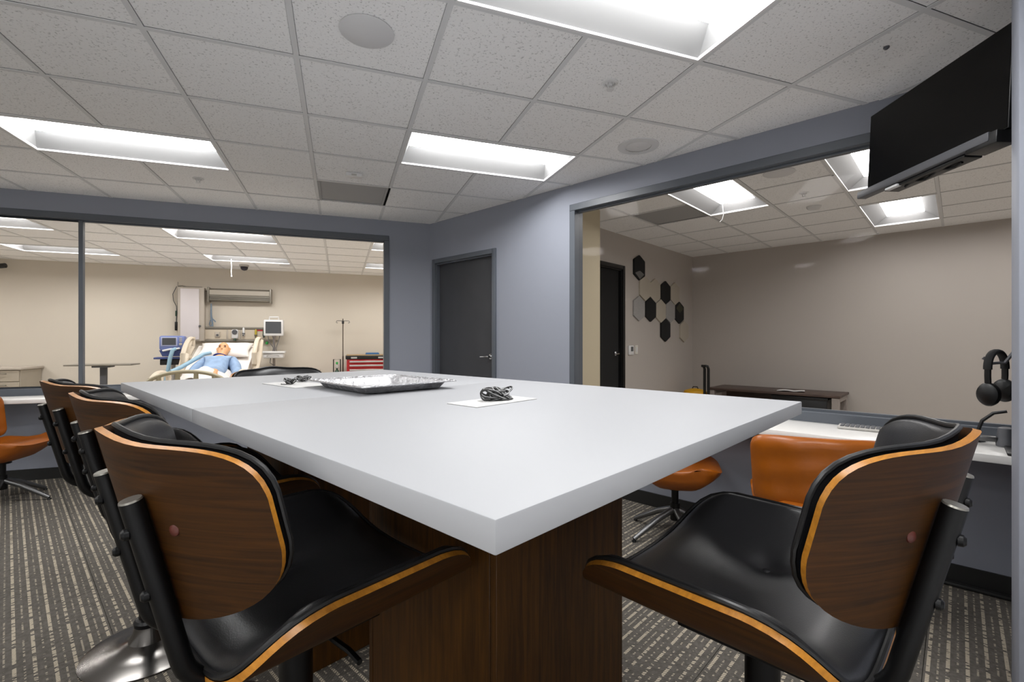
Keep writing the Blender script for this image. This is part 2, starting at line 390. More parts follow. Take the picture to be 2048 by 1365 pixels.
ceiling('ceiling', AL, wA, PA, QA, -15, 5, 4, 14, far_planes, cells(far_l), {}, big)
lf = ['ward light beyond the left edge, nearer row', 'ward light beyond the left edge, farther row', 'ward ceiling light at the left edge, upper of two left of the mullion', 'ward ceiling light crossed by the thin window mullion, near the back wall',
      'ward ceiling light right of the mullion, nearer the window', 'ward ceiling light above the bed, nearer the back wall', 'ward ceiling light cut by the right window jamb, nearer the window', 'ward ceiling light cut by the right window jamb, nearer the back wall']
for k, cs in enumerate(far_l):
    i, j = cs[0]; lamp(lf[k], wA(PA + (i + 1) * CELL, QA + (j + .5) * CELL, CEIL), AL, M['lamp_far'], 'lights in the ward ceiling')
XB, YB = -.745, 7.04
side_l = [[(-2, -5), (-2, -4)], [(0, -5), (0, -4)], [(0, -2), (0, -1)], [(2, -5), (2, -4)], [(2, -2), (2, -1)]]  # rightmost column is out of view, added to light this room evenly
side_planes = [(0, -1, -3.45), (0, 1, 7.57), (-1, 0, 3.126), (1, 0, 2.5)]
ceiling('ceiling', BE, wB, XB, YB, -5, 6, -7, 1, side_planes, cells(side_l), {(-3, -4): 1}, big)
ls = ['side room ceiling light nearest the door, left of the television', 'side room ceiling light partly hidden behind the television', 'side room ceiling light just below the television, by the far wall', 'unseen side room light added for even lighting beyond the right edge, near row', 'unseen side room light added for even lighting beyond the right edge, far row']
for k, cs in enumerate(side_l):
    i, j = cs[0]; lamp(ls[k], wB(XB + (i + .5) * CELL, YB + (j + 1) * CELL, CEIL), BE + R(90), M['lamp_side'], 'lights in the side room ceiling')

# ---------------------------------------------------------------- floors
b = MB(); b.box(-9, 9, -4, 12, -.1, -.012)
floor = structure(b.build('floor', M['plenum'])); place(floor, (0, 0, 0), BE)
t = MB(); t.box(-CELL / 2 + .0006, CELL / 2 - .0006, -CELL / 2 + .0006, CELL / 2 - .0006, -.012, 0, bev=.0015, seg=1)
ctm = t.mesh('carpet_tile', M['carpet']); rest = MB()
NA_B = (-math.sin(AL) * math.cos(BE) + math.cos(AL) * math.sin(BE), math.sin(AL) * math.sin(BE) + math.cos(AL) * math.cos(BE))   # back-wall normal in right-wall axes
for i in range(-13, 8):
    for j in range(-8, 6):
        cx, cy = -.1 + (i + .5) * CELL, -.3 + (j + .5) * CELL; h = CELL / 2 - .0006
        pc = clip([(cx - h, cy - h), (cx + h, cy - h), (cx + h, cy + h), (cx - h, cy + h)], [(0, 1, 3.36), (NA_B[0], NA_B[1], 5.5)])
        if not pc: continue
        w = wB(cx, cy)
        if len(pc) == 4 and w.y > 1.2 and abs(w.x / w.y) < 1.25:
            o = link('carpet_tile', ctm, floor); o.location = (cx, cy, 0)
            o.rotation_euler = (0, 0, 0 if w.x < -.35 else R(90))
        elif w.y > -.4: rest.prism(pc, -.012, 0)
o = rest.build('carpet_tile', M['carpet'], floor); o['kind'] = 'stuff'
b = MB(); b.box(-8, 2.3, 5.5, 10.2, -.01, .001); structure(place(b.build('floor', M['vinyl']), (0, 0, 0), AL))
b = MB(); b.box(-3.2, 2.6, 3.36, 7.6, -.01, .001); structure(place(b.build('floor', M['vinyl']), (0, 0, 0), BE))

# ---------------------------------------------------------------- walls of the meeting room
WT = .10; QW = 5.485; YW = 3.35; WH0, WH1 = .76, 2.43
H = CEIL + .02
wl = lambda name, m, rot, boxes: structure(place(_boxes(boxes).build(name, m, smooth=False), (0, 0, 0), rot))
def _boxes(bs):
    b = MB()
    for x in bs: b.box(*x)
    return b
wl('wall_back', M['wall'], AL, [(-6, .99, QW, QW + WT, 0, WH0 - .05), (-6, .99, QW, QW + WT, WH1, H), (.518, .99, QW, QW + WT, WH0 - .05, WH1)])
D0, D1, DH = -4.392, -3.364, 2.18
W0 = -2.459; WXE = .30
wl('wall_right', M['wall'], BE, [(-4.47, D0, YW, YW + WT, 0, H), (D0, D1, YW, YW + WT, DH, H), (D1, W0, YW, YW + WT, 0, H), (W0, WXE + .1, YW, YW + WT, 0, WH0 - .05), (W0, WXE + .1, YW, YW + WT, WH1, H)])
wl('wall_side', M['wall'], BE, [(WXE, WXE + .12, 2.45, YW, 0, H), (.338, 4.2, 2.203, 2.32, 0, H)])
b = MB(); b.box(.138, .338, 2.203, 2.479, 0, H, bev=.006); structure(place(b.build('wall_end', M['wall']), (0, 0, 0), BE))
wl('wall_left', M['bounce_white'], AL, [(-6.1, -6, -2, QW, 0, H)])
wl('wall_rear', M['bounce_white'], AL, [(-6, 4.4, -2.1, -2, 0, H)])
b = MB(); b.box(-6, 4.4, -2, -.6, -.01, .002); structure(place(b.build('floor', M['bounce_white']), (0, 0, 0), AL))  # unseen white floor strip added as a bounce surface behind the camera
# base boards
wl('baseboard_back', M['base'], AL, [(-6, .978, QW - .012, QW, 0, .10)])
wl('baseboard_right', M['base'], BE, [(-4.45, D0, YW - .012, YW, 0, .10), (D1, WXE, YW - .012, YW, 0, .10)])

def window(name, rot, x0, x1, y, mull):
    """frame of an interior window in the plane y, room side at smaller y; opening x0..x1"""
    e = struct_empty(name, (0, 0, 0), rot)
    fw = .056
    def bar(nm, *bx, bev=.003):
        b = MB(); b.box(*bx, bev=bev, seg=1); return b.build(nm, M['trim'], e)
    bar('head_frame', x0, x1, y - .012, y + WT + .012, WH1 - fw, WH1)
    bar('sill_frame', x0, x1, y - .012, y + WT + .012, WH0 - .05, WH0 + .06)
    bar('jamb_frame', x0, x0 + fw, y - .012, y + WT + .012, WH0 + .06, WH1 - fw)
    bar('jamb_frame', x1 - fw, x1, y - .012, y + WT + .012, WH0 + .06, WH1 - fw)
    gl = [x0 + fw] + sum([[m - .017, m + .017] for m in mull], []) + [x1 - fw]
    for m in mull: bar('mullion', m - .017, m + .017, y + .03, y + .075, WH0 + .06, WH1 - fw)
    for k in range(0, len(gl), 2):
        b = MB(); b.box(gl[k], gl[k + 1], y + .05, y + .056, WH0 + .06, WH1 - fw); b.build('pane', M['glass'], e)
        for nm, bx in (('glazing_bead', (gl[k], gl[k + 1], y + .035, y + .07, WH0 + .06, WH0 + .075)), ('glazing_bead', (gl[k], gl[k + 1], y + .035, y + .07, WH1 - fw - .014, WH1 - fw))):
            bar(nm, *bx, bev=0)
    return e
window('window_1', AL, -6.0, .518, QW, [-2.268, -5.4])
window('window_2', BE, W0, WXE, YW, [])

def lever(parent, x, y, z, d, name='handle'):
    """lever handle on a leaf facing -y; lever points along d*x"""
    Mx = Matrix.Translation((x, y, z)) @ Matrix.Rotation(R(90), 4, 'X')
    b = MB(); b.lathe([(.0, 0), (.032, 0), (.032, .006), (.027, .012), (.012, .014), (.011, .05), (.0, .05)], 20, M=Mx)
    b.tube([(x, y - .045, z), (x + d * .02, y - .052, z), (x + d * .06, y - .052, z - .002), (x + d * .115, y - .05, z - .004)], [.012, .011, .009, .008], 10)
    b.build(name, M['chrome'], parent)
def door(name, rot, x0, x1, y, lat, dm, fm, h=DH, lever_x=None):
    e = struct_empty(name, (0, 0, 0), rot); f = .05
    b = MB(); b.box(x0, x0 + f, y - .02, y + .1, 0, h, bev=.004); b.build('jamb_frame', fm, e)
    b = MB(); b.box(x1 - f, x1, y - .02, y + .1, 0, h, bev=.004); b.build('jamb_frame', fm, e)
    b = MB(); b.box(x0 + f, x1 - f, y - .02, y + .1, h - f, h, bev=.004); b.build('head_frame', fm, e)
    b = MB(); b.box(x0 + f, x0 + f + .014, y + .005, y + .045, 0, h - f); b.box(x1 - f - .014, x1 - f, y + .005, y + .045, 0, h - f); b.box(x0 + f, x1 - f, y + .005, y + .045, h - f - .014, h - f)
    b.build('door_stop', fm, e, smooth=False)
    b = MB(); b.box(x0 + f + .003, x1 - f - .003, y + .045, y + .09, .008, h - f - .003, bev=.002, seg=1); leaf = b.build('leaf', dm, e)
    lever(leaf, lever_x, y + .045, 1.09, lat)
    return e
door('door_1', BE, D0, D1, YW, -1, M['door'], M['trim'], lever_x=D1 - .12)

# ---------------------------------------------------------------- walls of the ward and of the side room
QF = 10.18
wl('wall_ward_back', M['beige'], AL, [(-8, 2.4, QF, QF + .1, 0, H)])
wl('wall_ward_left', M['beige'], AL, [(-8.1, -8, QW + WT, QF, 0, H)])
wl('wall_ward_right', M['beige'], AL, [(2.3, 2.4, QW + WT, QF, 0, H)])
wl('wall_ward_front', M['beige'], AL, [(-8, -6, QW + .02, QW + WT, 0, H), (-6, 2.3, QW + WT + .001, QW + WT + .008, 0, WH0 - .06), (-6, 2.3, QW + WT + .001, QW + WT + .008, WH1 + .01, H), (.53, 2.3, QW + WT + .001, QW + WT + .008, WH0 - .06, WH1 + .01)])
XL = -3.126; YF = 7.57
SD0, SD1 = 4.44, 5.42
wl('wall_side_room_back', M['beige2'], BE, [(XL - .1, 2.6, YF, YF + .1, 0, H)])
wl('wall_side_room_left', M['beige2'], BE, [(XL - .1, XL, YW + WT, SD0, 0, H), (XL - .1, XL, SD0, SD1, 2.21, H), (XL - .1, XL, SD1, YF, 0, H)])
wl('wall_side_room_right', M['beige2'], BE, [(2.5, 2.6, YW + WT, YF, 0, H)])
wl('wall_side_room_front', M['beige2'], BE, [(XL, 2.5, YW + WT + .001, YW + WT + .008, WH1 + .01, H), (XL, W0 - .02, YW + WT + .001, YW + WT + .008, 0, WH1 + .01), (WXE + .02, 2.5, YW + WT + .001, YW + WT + .008, 0, WH1 + .01), (W0 - .02, WXE + .02, YW + WT + .001, YW + WT + .008, 0, WH0 - .06)])
wl('wall_pier', M['tan'], BE, [(XL, -2.7, YW + WT + .008, 4.197, 0, H)])
# black door of the side room, in its left wall (leaf faces +x there)
door('door_2', BE + R(90), SD0, SD1, -XL, -1, M['felt_black'], M['black_pl'], h=2.21, lever_x=SD1 - .13)

# ---------------------------------------------------------------- bar-height table
TZ = 1.067
LD, WD = 2.335, 1.303
# table frame: origin at the near corner, x along the short edge (W), y along the long edge (L)
TR = math.atan2(.7284, .6851)
T0 = Vector((-.017, .486, 0))
table = thing('meeting_table', 'large white bar-height meeting table on two square walnut pedestals', 'table', T0, TR)
b = MB(); b.box(0, WD, .0, LD / 2 - .0008, TZ - .038, TZ, bev=.0025); b.build('tabletop', M['white_top'], table)
b = MB(); b.box(0, WD, LD / 2 + .0008, LD, TZ - .038, TZ, bev=.0025); b.build('tabletop', M['white_top'], table)
for y0 in (.386, LD - .386 - .53):
    x0 = .386; s_ = .53
    b = MB(); b.box(x0 + .02, x0 + s_ - .02, y0 + .02, y0 + s_ - .02, 0, TZ - .038); ped = b.build('pedestal', M['walnut_z'], table)
    for nm, bx in (('side_panel', (x0, x0 + s_, y0, y0 + .02)), ('side_panel', (x0, x0 + s_, y0 + s_ - .02, y0 + s_)), ('side_panel', (x0, x0 + .02, y0 + .0215, y0 + s_ - .0215)), ('side_panel', (x0 + s_ - .02, x0 + s_, y0 + .0215, y0 + s_ - .0215))):
        b = MB(); b.box(*bx, .002, TZ - .0385, bev=.0015, seg=1); b.build(nm, M['walnut_z'], ped)

# ---------------------------------------------------------------- bar stools
def se(k, n): return (1 - min(abs(k), .999) ** n) ** (1 / n)
def warp(a):                                           # denser sampling towards the ends
    return math.sin((a * 2 - 1) * math.pi / 2) * .997
def seat_xy(s, t):
    u, v = warp(s), t * 2 - 1
    return .286 * u, .045 + .248 * v * se(u, 5.0)
def seat_z(x, y):
    u = abs(x) / .286
    return .709 + .105 * u ** 5 + .022 * u * u + .013 * (y - .045)
def nrm(fn, s, t, e=.01):
    s0, s1 = max(0, s - e), min(1, s + e); t0, t1 = max(0, t - e), min(1, t + e)
    n = (fn(s1, t) - fn(s0, t)).cross(fn(s, t1) - fn(s, t0)); return n.normalized()
def seat_p(s, t):
    x, y = seat_xy(s, t); return Vector((x, y, seat_z(x, y)))
def back_y(u, z): return -.271 + .127 * (u * u + 1e-6) ** .95 - .2375 * (z - .95)
def back_p(s, t):                                      # s across, t up
    u, v = warp(s), t * 2 - 1
    z = .9475 + .1415 * v * se(u, 3.48) + .042 * u * u + .021 * math.exp(-(u / .32) ** 2) * (v + 1) / 2
    return Vector((.2938 * u, back_y(u, z), z))
def analytic(fn, s, t):
    s_ = min(max(s, .03), .97); n = nrm(fn, s_, .5 + (t - .5) * .9, .02); return n
def rim_path(fn, off, n=26, k=.985):
    pts = []
    f = lambda s, t: fn(.5 + (s - .5) * k, .5 + (t - .5) * k)
    for i in range(n): pts.append((i / n, 0))
    for i in range(8): pts.append((1, i / 8))
    for i in range(n): pts.append((1 - i / n, 1))
    for i in range(8): pts.append((0, 1 - i / 8))
    return [f(s, t) + analytic(fn, s, t) * off for s, t in pts]
def make_stool():
    t = thing('bar_stool', '', 'bar stool')
    # seat
    b = MB(); b.shell(seat_p, lambda s, u: seat_p(s, u) - analytic(seat_p, s, u) * .012, 40, 22, 0, 0, 1)
    b.build('seat_shell', [M['walnut_x'], M['ply']], t, 60)
    K = .975
    def pad(s, u):
        p = seat_p(.5 + (s - .5) * K, .5 + (u - .5) * K); n = analytic(seat_p, s, u)
        e = min(s, 1 - s, u, 1 - u) * 2; h = .006 + .030 * min(1, e * 3.2) ** .5
        for bx in (-.12, .12):
            d2 = (p.x - bx) ** 2 + (p.y - .03) ** 2; h -= .013 * math.exp(-d2 / .0009) + .010 * math.exp(-d2 / .006)
        return p + n * h
    b = MB(); b.shell(pad, lambda s, u: seat_p(.5 + (s - .5) * K, .5 + (u - .5) * K) + analytic(seat_p, s, u) * .0005, 40, 30)
    cu = b.build('seat_cushion', M['leather'], t, 70)
    b = MB(); b.tube(rim_path(seat_p, .006), .0055, 8, closed=True); b.build('piping', M['piping'], cu)
    for bx in (-.12, .12):
        p = Vector((bx, .03, seat_z(bx, .03) + .014)); b = MB()
        b.lathe([(.0, .004), (.006, .0035), (.010, .001), (.011, -.003)], 14, M=Matrix.Translation(p)); b.build('button', M['leather'], cu)
    # backrest: the wooden face looks backwards (-y)
    b = MB(); b.shell(back_p, lambda s, u: back_p(s, u) - analytic(back_p, s, u) * -.0105, 36, 20, 0, 0, 1)
    bs = b.build('backrest_shell', [M['walnut_x'], M['ply']], t, 60)
    nb = lambda s, u: -analytic(back_p, s, u)          # towards the sitter
    sgn = 1 if nb(.5, .5).y > 0 else -1
    K2 = .965
    def bp_(s, u): return back_p(.5 + (s - .5) * K2, .5 + (u - .5) * K2)
    def bpad(s, u):
        e = min(s, 1 - s, u, 1 - u) * 2; h = .0125 + .003 + .018 * min(1, e * 3) ** .5
        return bp_(s, u) + nb(s, u) * sgn * h
    b = MB(); b.shell(bpad, lambda s, u: bp_(s, u) + nb(s, u) * sgn * .0125, 36, 20); cu = b.build('back_cushion', M['leather'], t, 70)
    b = MB(); b.tube(rim_path(back_p, -.0155 * sgn, k=.985), .0045, 8, closed=True); b.build('piping', M['piping'], cu)
    for sx in (-1, 1):                                 # red-brown screw plugs
        uu = .155 / .2938; y = back_y(uu, .965) - .011
        sl = sx * .2318 * uu ** .9 / .2938
        b = MB(); b.lathe([(.0, .005), (.006, .0045), (.0095, .002), (.0105, -.006), (.0, -.006)], 16, M=Matrix.Translation((sx * .155, y, .968)) @ Matrix.Rotation(math.atan(sl), 4, 'Z') @ Matrix.Rotation(R(90), 4, 'X'))
        b.build('screw_plug', M['plug'], bs)
    # bent posts
    py = lambda z: -.2785 - .2375 * (z - .95)
    for sx in (-1, 1):
        x = sx * .114; P = [(x, py(1.013), 1.013), (x, py(.93), .93), (x, py(.80), .80), (x, py(.745), .745)]
        yb, zb = py(.745), .745
        for a in range(1, 7):
            an = R(15 * a); P.append((x, yb + .055 * (1 - math.cos(an)) + .012 * math.sin(an), zb - .055 * math.sin(an)))
        P += [(x, -.16, zb - .057), (x, .10, zb - .057)]
        b = MB(); b.tube(P, .0155, 14, flat=1.0, up=(1, 0, 0)); po = b.build('post', M['metal_black'], t, 50)
        b = MB(); d = Vector((0, -.2375, 1)).normalized(); b.tube([Vector(P[0]) + d * .0002, Vector(P[0]) + d * .003], [.0155, .0145], 14); b.build('end_cap', M['cap'], po)
        for z in (.965, .865):
            b = MB(); b.lathe([(.0, .010), (.005, .0095), (.0085, .006), (.009, 0), (.0, 0)], 12, M=Matrix.Translation((x, py(z) - .0145, z)) @ Matrix.Rotation(R(90), 4, 'X')); b.build('bolt', M['metal_black'], po)
    b = MB(); b.box(-.13, .13, -.12, .12, .672, .692, bev=.004); b.box(-.06, .06, -.06, .06, .645, .674, bev=.01); b.tube([(.05, .02, .66), (.16, .03, .655), (.20, .03, .65)], .006, 8)
    b.build('swivel_plate', M['metal_black'], t)
    b = MB(); b.lathe([(.033, .30), (.033, .66)], 20); b.lathe([(.022, .60), (.022, .66)], 16); b.build('column', M['metal_black'], t)
    b = MB(); b.lathe([(.04, .285), (.04, .315)], 20)
    ring = [(.15 * math.sin(a) , .15 * math.cos(a) + .06, .29) for a in [R(-120 + 12 * k) for k in range(21)]]
    b.tube([(-.025, -.0, .29)] + ring + [(.025, -.0, .29)], .010, 10); b.build('footrest', M['metal_black'], t)
    b = MB(); b.lathe([(.22, 0), (.22, .006), (.20, .011), (.15, .018), (.10, .027), (.068, .042), (.054, .07), (.048, .105)], 40); b.build('base', M['chrome_dark'], t)
    b = MB(); b.lathe([(.05, .10), (.052, .115), (.045, .125), (.034, .128), (.033, .32)], 24); b.build('lower_column', M['metal_black'], t)
    return t
stool0 = make_stool()
ST = [(-.4532, .9973, -41.8, 0, 'walnut and black leather bar stool nearest the viewer at the left table edge'),
      (.5118, .9714, 44.49, 0, 'walnut and black leather bar stool alone at the near short table end'),
      (-.985, 1.521, -43.6, 0, 'walnut bar stool in the middle of the three along the left table edge'),
      (-1.48, 1.938, -36.1, 0, 'walnut bar stool farthest from the viewer of the three along the left table edge'),
      (-1.30, 2.85, -126, -.025, 'bar stool behind the far table end, only its black top edge showing')]
for k, (x, y, a, dz, lab) in enumerate(ST):
    o = stool0 if k == 0 else copy_tree(stool0)
    o.location = (x, y, dz); o.rotation_euler = (0, 0, R(a)); o['label'] = lab; o['group'] = 'bar stools at the white table'
    if dz:
        for ch in o.children:
            if ch.name.split('.')[0] in ('base', 'lower_column', 'footrest'): ch.location.z = -dz

# ---------------------------------------------------------------- orange chairs
def make_chair():
    t = thing('swivel_chair', '', 'chair')
    wob = lambda x, z: .004 * math.sin(x * 37 + z * 11) + .003 * math.sin(z * 53 - x * 9)
    def bk(s, u, off):
        a = s * 2 - 1; c = u * 2 - 1
        z = .645 + .175 * c * se(a, 7.5); x = .265 * a * (1 + .03 * c)
        y = -.235 - .16 * (z - .5) + .07 * abs(a) ** 2.4
        e = min(s, 1 - s, u, 1 - u) * 2; th = .010 + .020 * min(1, e * 5) ** .5
        return Vector((x, y + off * th + wob(x, z) * min(1, e * 6), z))
    b = MB(); b.shell(lambda s, u: bk(warp(s) * .5 + .5, u, 1), lambda s, u: bk(warp(s) * .5 + .5, u, -1), 28, 16); bk_o = b.build('backrest', M['orange'], t, 70)
    b = MB(); b.tube([bk(.02 + .96 * k / 24, .985, 0) for k in range(25)], .006, 8); b.build('top_seam', M['orange'], bk_o)
    def st(s, u, up):
        a = warp(s); c = u * 2 - 1; x = .235 * a; y = .015 + .255 * c * se(a, 4.5)
        e = min(s, 1 - s, u, 1 - u) * 2; k = min(1, e * 3.5) ** .5
        fr = .03 * max(0, c) ** 2 - .012 * (1 - abs(c)) + .03 * abs(a) ** 3
        if up: z = .425 + .035 * k + fr
        else: z = .415 - .085 * min(1, e * 1.7) ** .8 + fr * .6; 
        if not up: x *= .96; y *= .95
        return Vector((x, y, z))
    b = MB(); b.shell(lambda s, u: st(s, u, 1), lambda s, u: st(s, u, 0), 24, 18); b.build('seat', M['orange'], t, 80)
    b = MB(); b.box(-.17, .17, -.29, -.215, .36, .52, bev=.03); b.build('back_bracket', M['orange'], t)
    b = MB(); b.lathe([(.055, .30), (.05, .325), (.022, .30), (.022, .20)], 16); b.lathe([(.03, .10), (.03, .21)], 16); b.build('column', M['metal_black'], t)
    for k in range(5):
        a = R(72 * k + 20); d = Vector((math.cos(a), math.sin(a), 0))
        b = MB(); b.tube([d * .02 + Vector((0, 0, .165)), d * .12 + Vector((0, 0, .125)), d * .31 + Vector((0, 0, .018))], [.020, .019, .013], 10); lg = b.build('leg', M['steel'], t)
        b = MB(); b.lathe([(.012, 0), (.014, .004), (.012, .012), (.0, .012)], 12, M=Matrix.Translation(d * .31)); b.build('foot', M['black_pl'], lg)
    return t
ch0 = make_chair()
for k, (x, y, a, lab) in enumerate([(1.46, 2.36, -20, 'orange vinyl swivel chair seen from behind, at the counter under the right window'),
                                     (1.05, 3.06, -108, 'orange swivel chair with grey star legs, turned sideways beyond the table pedestal'),
                                     (-3.95, 3.68, -80, 'orange swivel chair cut by the left picture edge, before the left window counter')]):
    o = ch0 if k == 0 else copy_tree(ch0)
    place(o, (x, y, 0), R(a)); o['label'] = lab; o['group'] = 'orange chairs at the counters'

# ---------------------------------------------------------------- counters under the windows
c1 = thing('counter', 'white counter top along the wall below the left window', 'counter', wA(0, 0), AL)
b = MB(); b.box(-5.99, .50, QW - .36, QW - .013, .725, .76, bev=.003); b.build('worktop', M['counter'], c1)
for x in (-5.2, -3.9, -2.4, -1.0, .2):
    b = MB(); b.box(x - .015, x + .015, QW - .33, QW - .001, .685, .724); b.box(x - .015, x + .015, QW - .03, QW - .001, .45, .685); b.build('bracket', M['trim'], c1)
c2 = thing('counter', 'white counter top along the wall below the right window', 'counter', wB(0, 0), BE)
b = MB(); b.box(-1.5, WXE - .002, YW - .45, YW - .013, .725, .76, bev=.003); b.build('worktop', M['counter'], c2)
for x in (-1.4, -.9, -.35):
    b = MB(); b.box(x - .015, x + .015, YW - .36, YW - .001, .685, .724); b.box(x - .015, x + .015, YW - .03, YW - .001, .45, .685); b.build('bracket', M['trim'], c2)
def outlet(p, z, lab):
    t = thing('wall_outlet', lab, 'outlet', wA(p, QW, z), AL, 'outlets below the left counter')
    b = MB(); b.box(-.036, .036, -.007, 0, -.058, .058, bev=.003, seg=1); b.build('cover_plate', M['outlet'], t)
    for dz in (-.02, .02):
        b = MB(); b.box(-.016, .016, -.009, -.0065, dz - .013, dz + .013, bev=.002, seg=1); s = b.build('socket', M['outlet'], t)
        b = MB()
        for dx in (-.006, .006): b.box(dx - .0015, dx + .0015, -.0098, -.009, dz - .004, dz + .006)
        b.build('slot', M['black_pl'], s, smooth=False)
outlet(-4.255, .31, 'white wall outlet at the left under the counter, nearer the farthest bar stool')
outlet(-4.42, .31, 'white wall outlet at the left under the counter, nearer the picture edge')

# keyboard, clamp and headset on the right counter
k = thing('keyboard', 'small light grey keyboard on the right counter behind the bar stool', 'keyboard', wB(-.33, YW - .10, .761), BE + R(4))
b = MB(); b.box(-.17, .17, -.06, .06, 0, .014, bev=.005); b.build('body', M['ltgrey'], k)
kb = MB()
for r in range(4):
    for c in range(14): kb.box(-.158 + c * .0228, -.158 + c * .0228 + .019, -.052 + r * .026, -.052 + r * .026 + .021, .0145, .019, bev=.002, seg=1)
ko = kb.build('key', M['grey_pl'], k); ko['kind'] = 'stuff'
mo = thing('monitor', 'thin black monitor edge-on beside the wall end on the right counter', 'monitor', wB(.2, 3.02, .761), BE)
b = MB(); b.box(-.004, .006, -.26, .28, .10, .46, bev=.003); b.build('display', M['black_pl'], mo)
b = MB(); b.box(.006, .03, -.03, .03, .06, .28, bev=.004); b.box(-.05, .05, -.10, .10, 0, .012, bev=.004); b.box(.008, .028, -.02, .02, .01, .10); b.build('stand', M['black_pl'], mo)
hs = thing('headset', 'black over-ear headset hanging by its band at the right edge', 'headset', wB(.122, 3.02, 1.045), R(20.7)); hs.scale = (.86, .86, .86)
b = MB()
band = [(.078 * math.sin(a), 0, .10 + .085 * math.cos(a)) for a in [R(-95 + 10 * i) for i in range(20)]]
b.tube(band, .012, 10, flat=1.6, up=(0, 1, 0)); b.build('headband', M['black_soft'], hs)
for sx, dz in ((-1, -.035), (1, -.02)):
    Mx = Matrix.Translation((sx * .072, 0, dz)) @ Matrix.Rotation(R(90) * sx, 4, 'Y') @ Matrix.Scale(1.25, 4, (1, 0, 0))
    b = MB(); b.lathe([(.0, -.022), (.035, -.022), (.047, -.012), (.049, .0), (.044, .014), (.03, .022), (.0, .024)], 24, M=Mx); cup = b.build('ear_cup', M['black_pl'], hs)
    b = MB(); b.tube([(sx * .077, 0, .10), (sx * .078, 0, .06), (sx * .074, 0, dz + .04)], .008, 8, flat=1.8, up=(0, 1, 0)); b.build('yoke', M['black_pl'], cup)
hk = thing('headset_hook', 'dark metal arm holding the headset at the right edge', 'hook', wB(.194, 3.02, 1.20), BE)
b = MB(); b.tube([(0, 0, 0), (-.02, 0, .0), (-.045, 0, -.045), (-.085, 0, -.05), (-.115, 0, -.025)], .007, 8); b.box(-.012, .004, -.02, .02, -.03, .03, bev=.003); b.build('arm', M['grey_pl'], hk)
gm = thing('gooseneck_cable', 'curved black gooseneck rising from the counter clamp to the right edge', 'gooseneck', wB(.10, 3.22, .761), BE)
b = MB(); b.tube([(-.03, 0, .0), (-.034, 0, .05), (-.018, 0, .105), (.02, 0, .145), (.065, 0, .158)], .0075, 10); b.build('neck', M['black_pl'], gm)
cl = thing('desk_clamp', 'grey metal desk clamp at the right end of the counter', 'clamp', wB(.16, 3.17, .7605), BE)
b = MB(); b.lathe([(.034, 0), (.036, .02), (.03, .035), (.032, .05), (.028, .085), (.015, .09)], 20); b.build('post', M['grey_pl'], cl)
b = MB(); b.box(-.10, -.03, -.018, .018, .018, .042, bev=.005); b.tube([(-.10, 0, .03), (-.13, 0, .03)], .014, 12); b.build('screw_handle', M['steel'], cl)
pk = thing('puck_dial', 'small round grey dial on the counter beside the desk clamp', 'dial', wB(.065, 3.26, .7605), BE)
b = MB(); b.lathe([(.03, 0), (.032, .012), (.026, .026), (.018, .03), (.0, .03)], 24); b.build('body', M['grey_pl'], pk)
rw = thing('cable_raceway', 'black cable cover on the carpet along the right baseboard', 'cable cover', wB(0, YW - .04, 0), BE)
b = MB(); b.box(-.42, .2, -.02, .02, .001, .02, bev=.006); b.build('cover', M['base'], rw)
b = MB(); b.tube([(-.42, 0, .012), (-.52, -.02, .006), (-.66, -.01, .006), (-.8, .01, .006)], .005, 8); b.build('cable', M['black_pl'], rw)

# ---------------------------------------------------------------- things on the table
def tB(x, y, z): return Vector((x, y, z))
pan = thing('foil_tray', 'shallow silver foil tray with wide crimped rim on the white table', 'tray', (-.51, 1.855, TZ + .0005), BE + R(-1.5))
def tray():
    bx, by, rx, ry, h = .184, .156, .199, .171, .027
    b = MB(); n = 24
    def loop(x, y, z, r, wob=0):
        pts = []
        for cx, cy, a0 in ((x - r, y - r, 0), (-x + r, y - r, 90), (-x + r, -y + r, 180), (x - r, -y + r, 270)):
            for k in range(9): pts.append((cx + r * math.cos(R(a0 + k * 11.25)), cy + r * math.sin(R(a0 + k * 11.25))))
        out = []
        for k in range(len(pts)):
            p, q = Vector(pts[k]), Vector(pts[(k + 1) % len(pts)]); m = max(1, int((q - p).length / .011))
            out.append((p, q, m))
        return out, z, wob
    tmpl = loop(rx, ry, 0, .02)[0]
    counts = [m for _, _, m in tmpl]
    def ring(x, y, z, r, wob):
        segs = loop(x, y, z, r)[0]; V = []; i = 0
        for (p, q, _), m in zip(segs, counts):
            for j in range(m):
                c = p.lerp(q, j / m); V.append(b.bm.verts.new((c.x, c.y, z + (wob if i % 2 else -wob)))); i += 1
        return V
    rs = [ring(.225, .200, h + .000, .012, .0), ring(.222, .197, h + .0045, .014, .0008), ring(.215, .19, h + .001, .016, .0012), ring(rx, ry, h, .02, .0004), ring(bx, by, .003, .026, .0), ring(bx - .012, by - .012, .0012, .02, .0)]
    for A, B in zip(rs, rs[1:]):
        for k in range(len(A)): b.bm.faces.new((A[k], A[(k + 1) % len(A)], B[(k + 1) % len(A)], B[k]))
    b.bm.faces.new(rs[-1]); return b
to = tray().build('pan', M['foil'], pan, 50); sm = to.modifiers.new('wall', 'SOLIDIFY'); sm.thickness = .0006; sm.offset = 1
def sheet(x, y, rot, w, d, lab):
    t = thing('place_card', lab, 'card', (x, y, TZ + .0004), rot, 'white cards under the coiled cords')
    b = MB(); b.box(-w / 2, w / 2, -d / 2, d / 2, 0, .0022, bev=.0006, seg=1); b.build('sheet', M['paper'], t)
sheet(-.055, 1.437, R(48), .262, .125, 'white card on the table right of the foil tray, under a coil of cord')
sheet(-.90, 1.99, BE + R(3), .30, .16, 'white card on the table behind the left end of the foil tray')
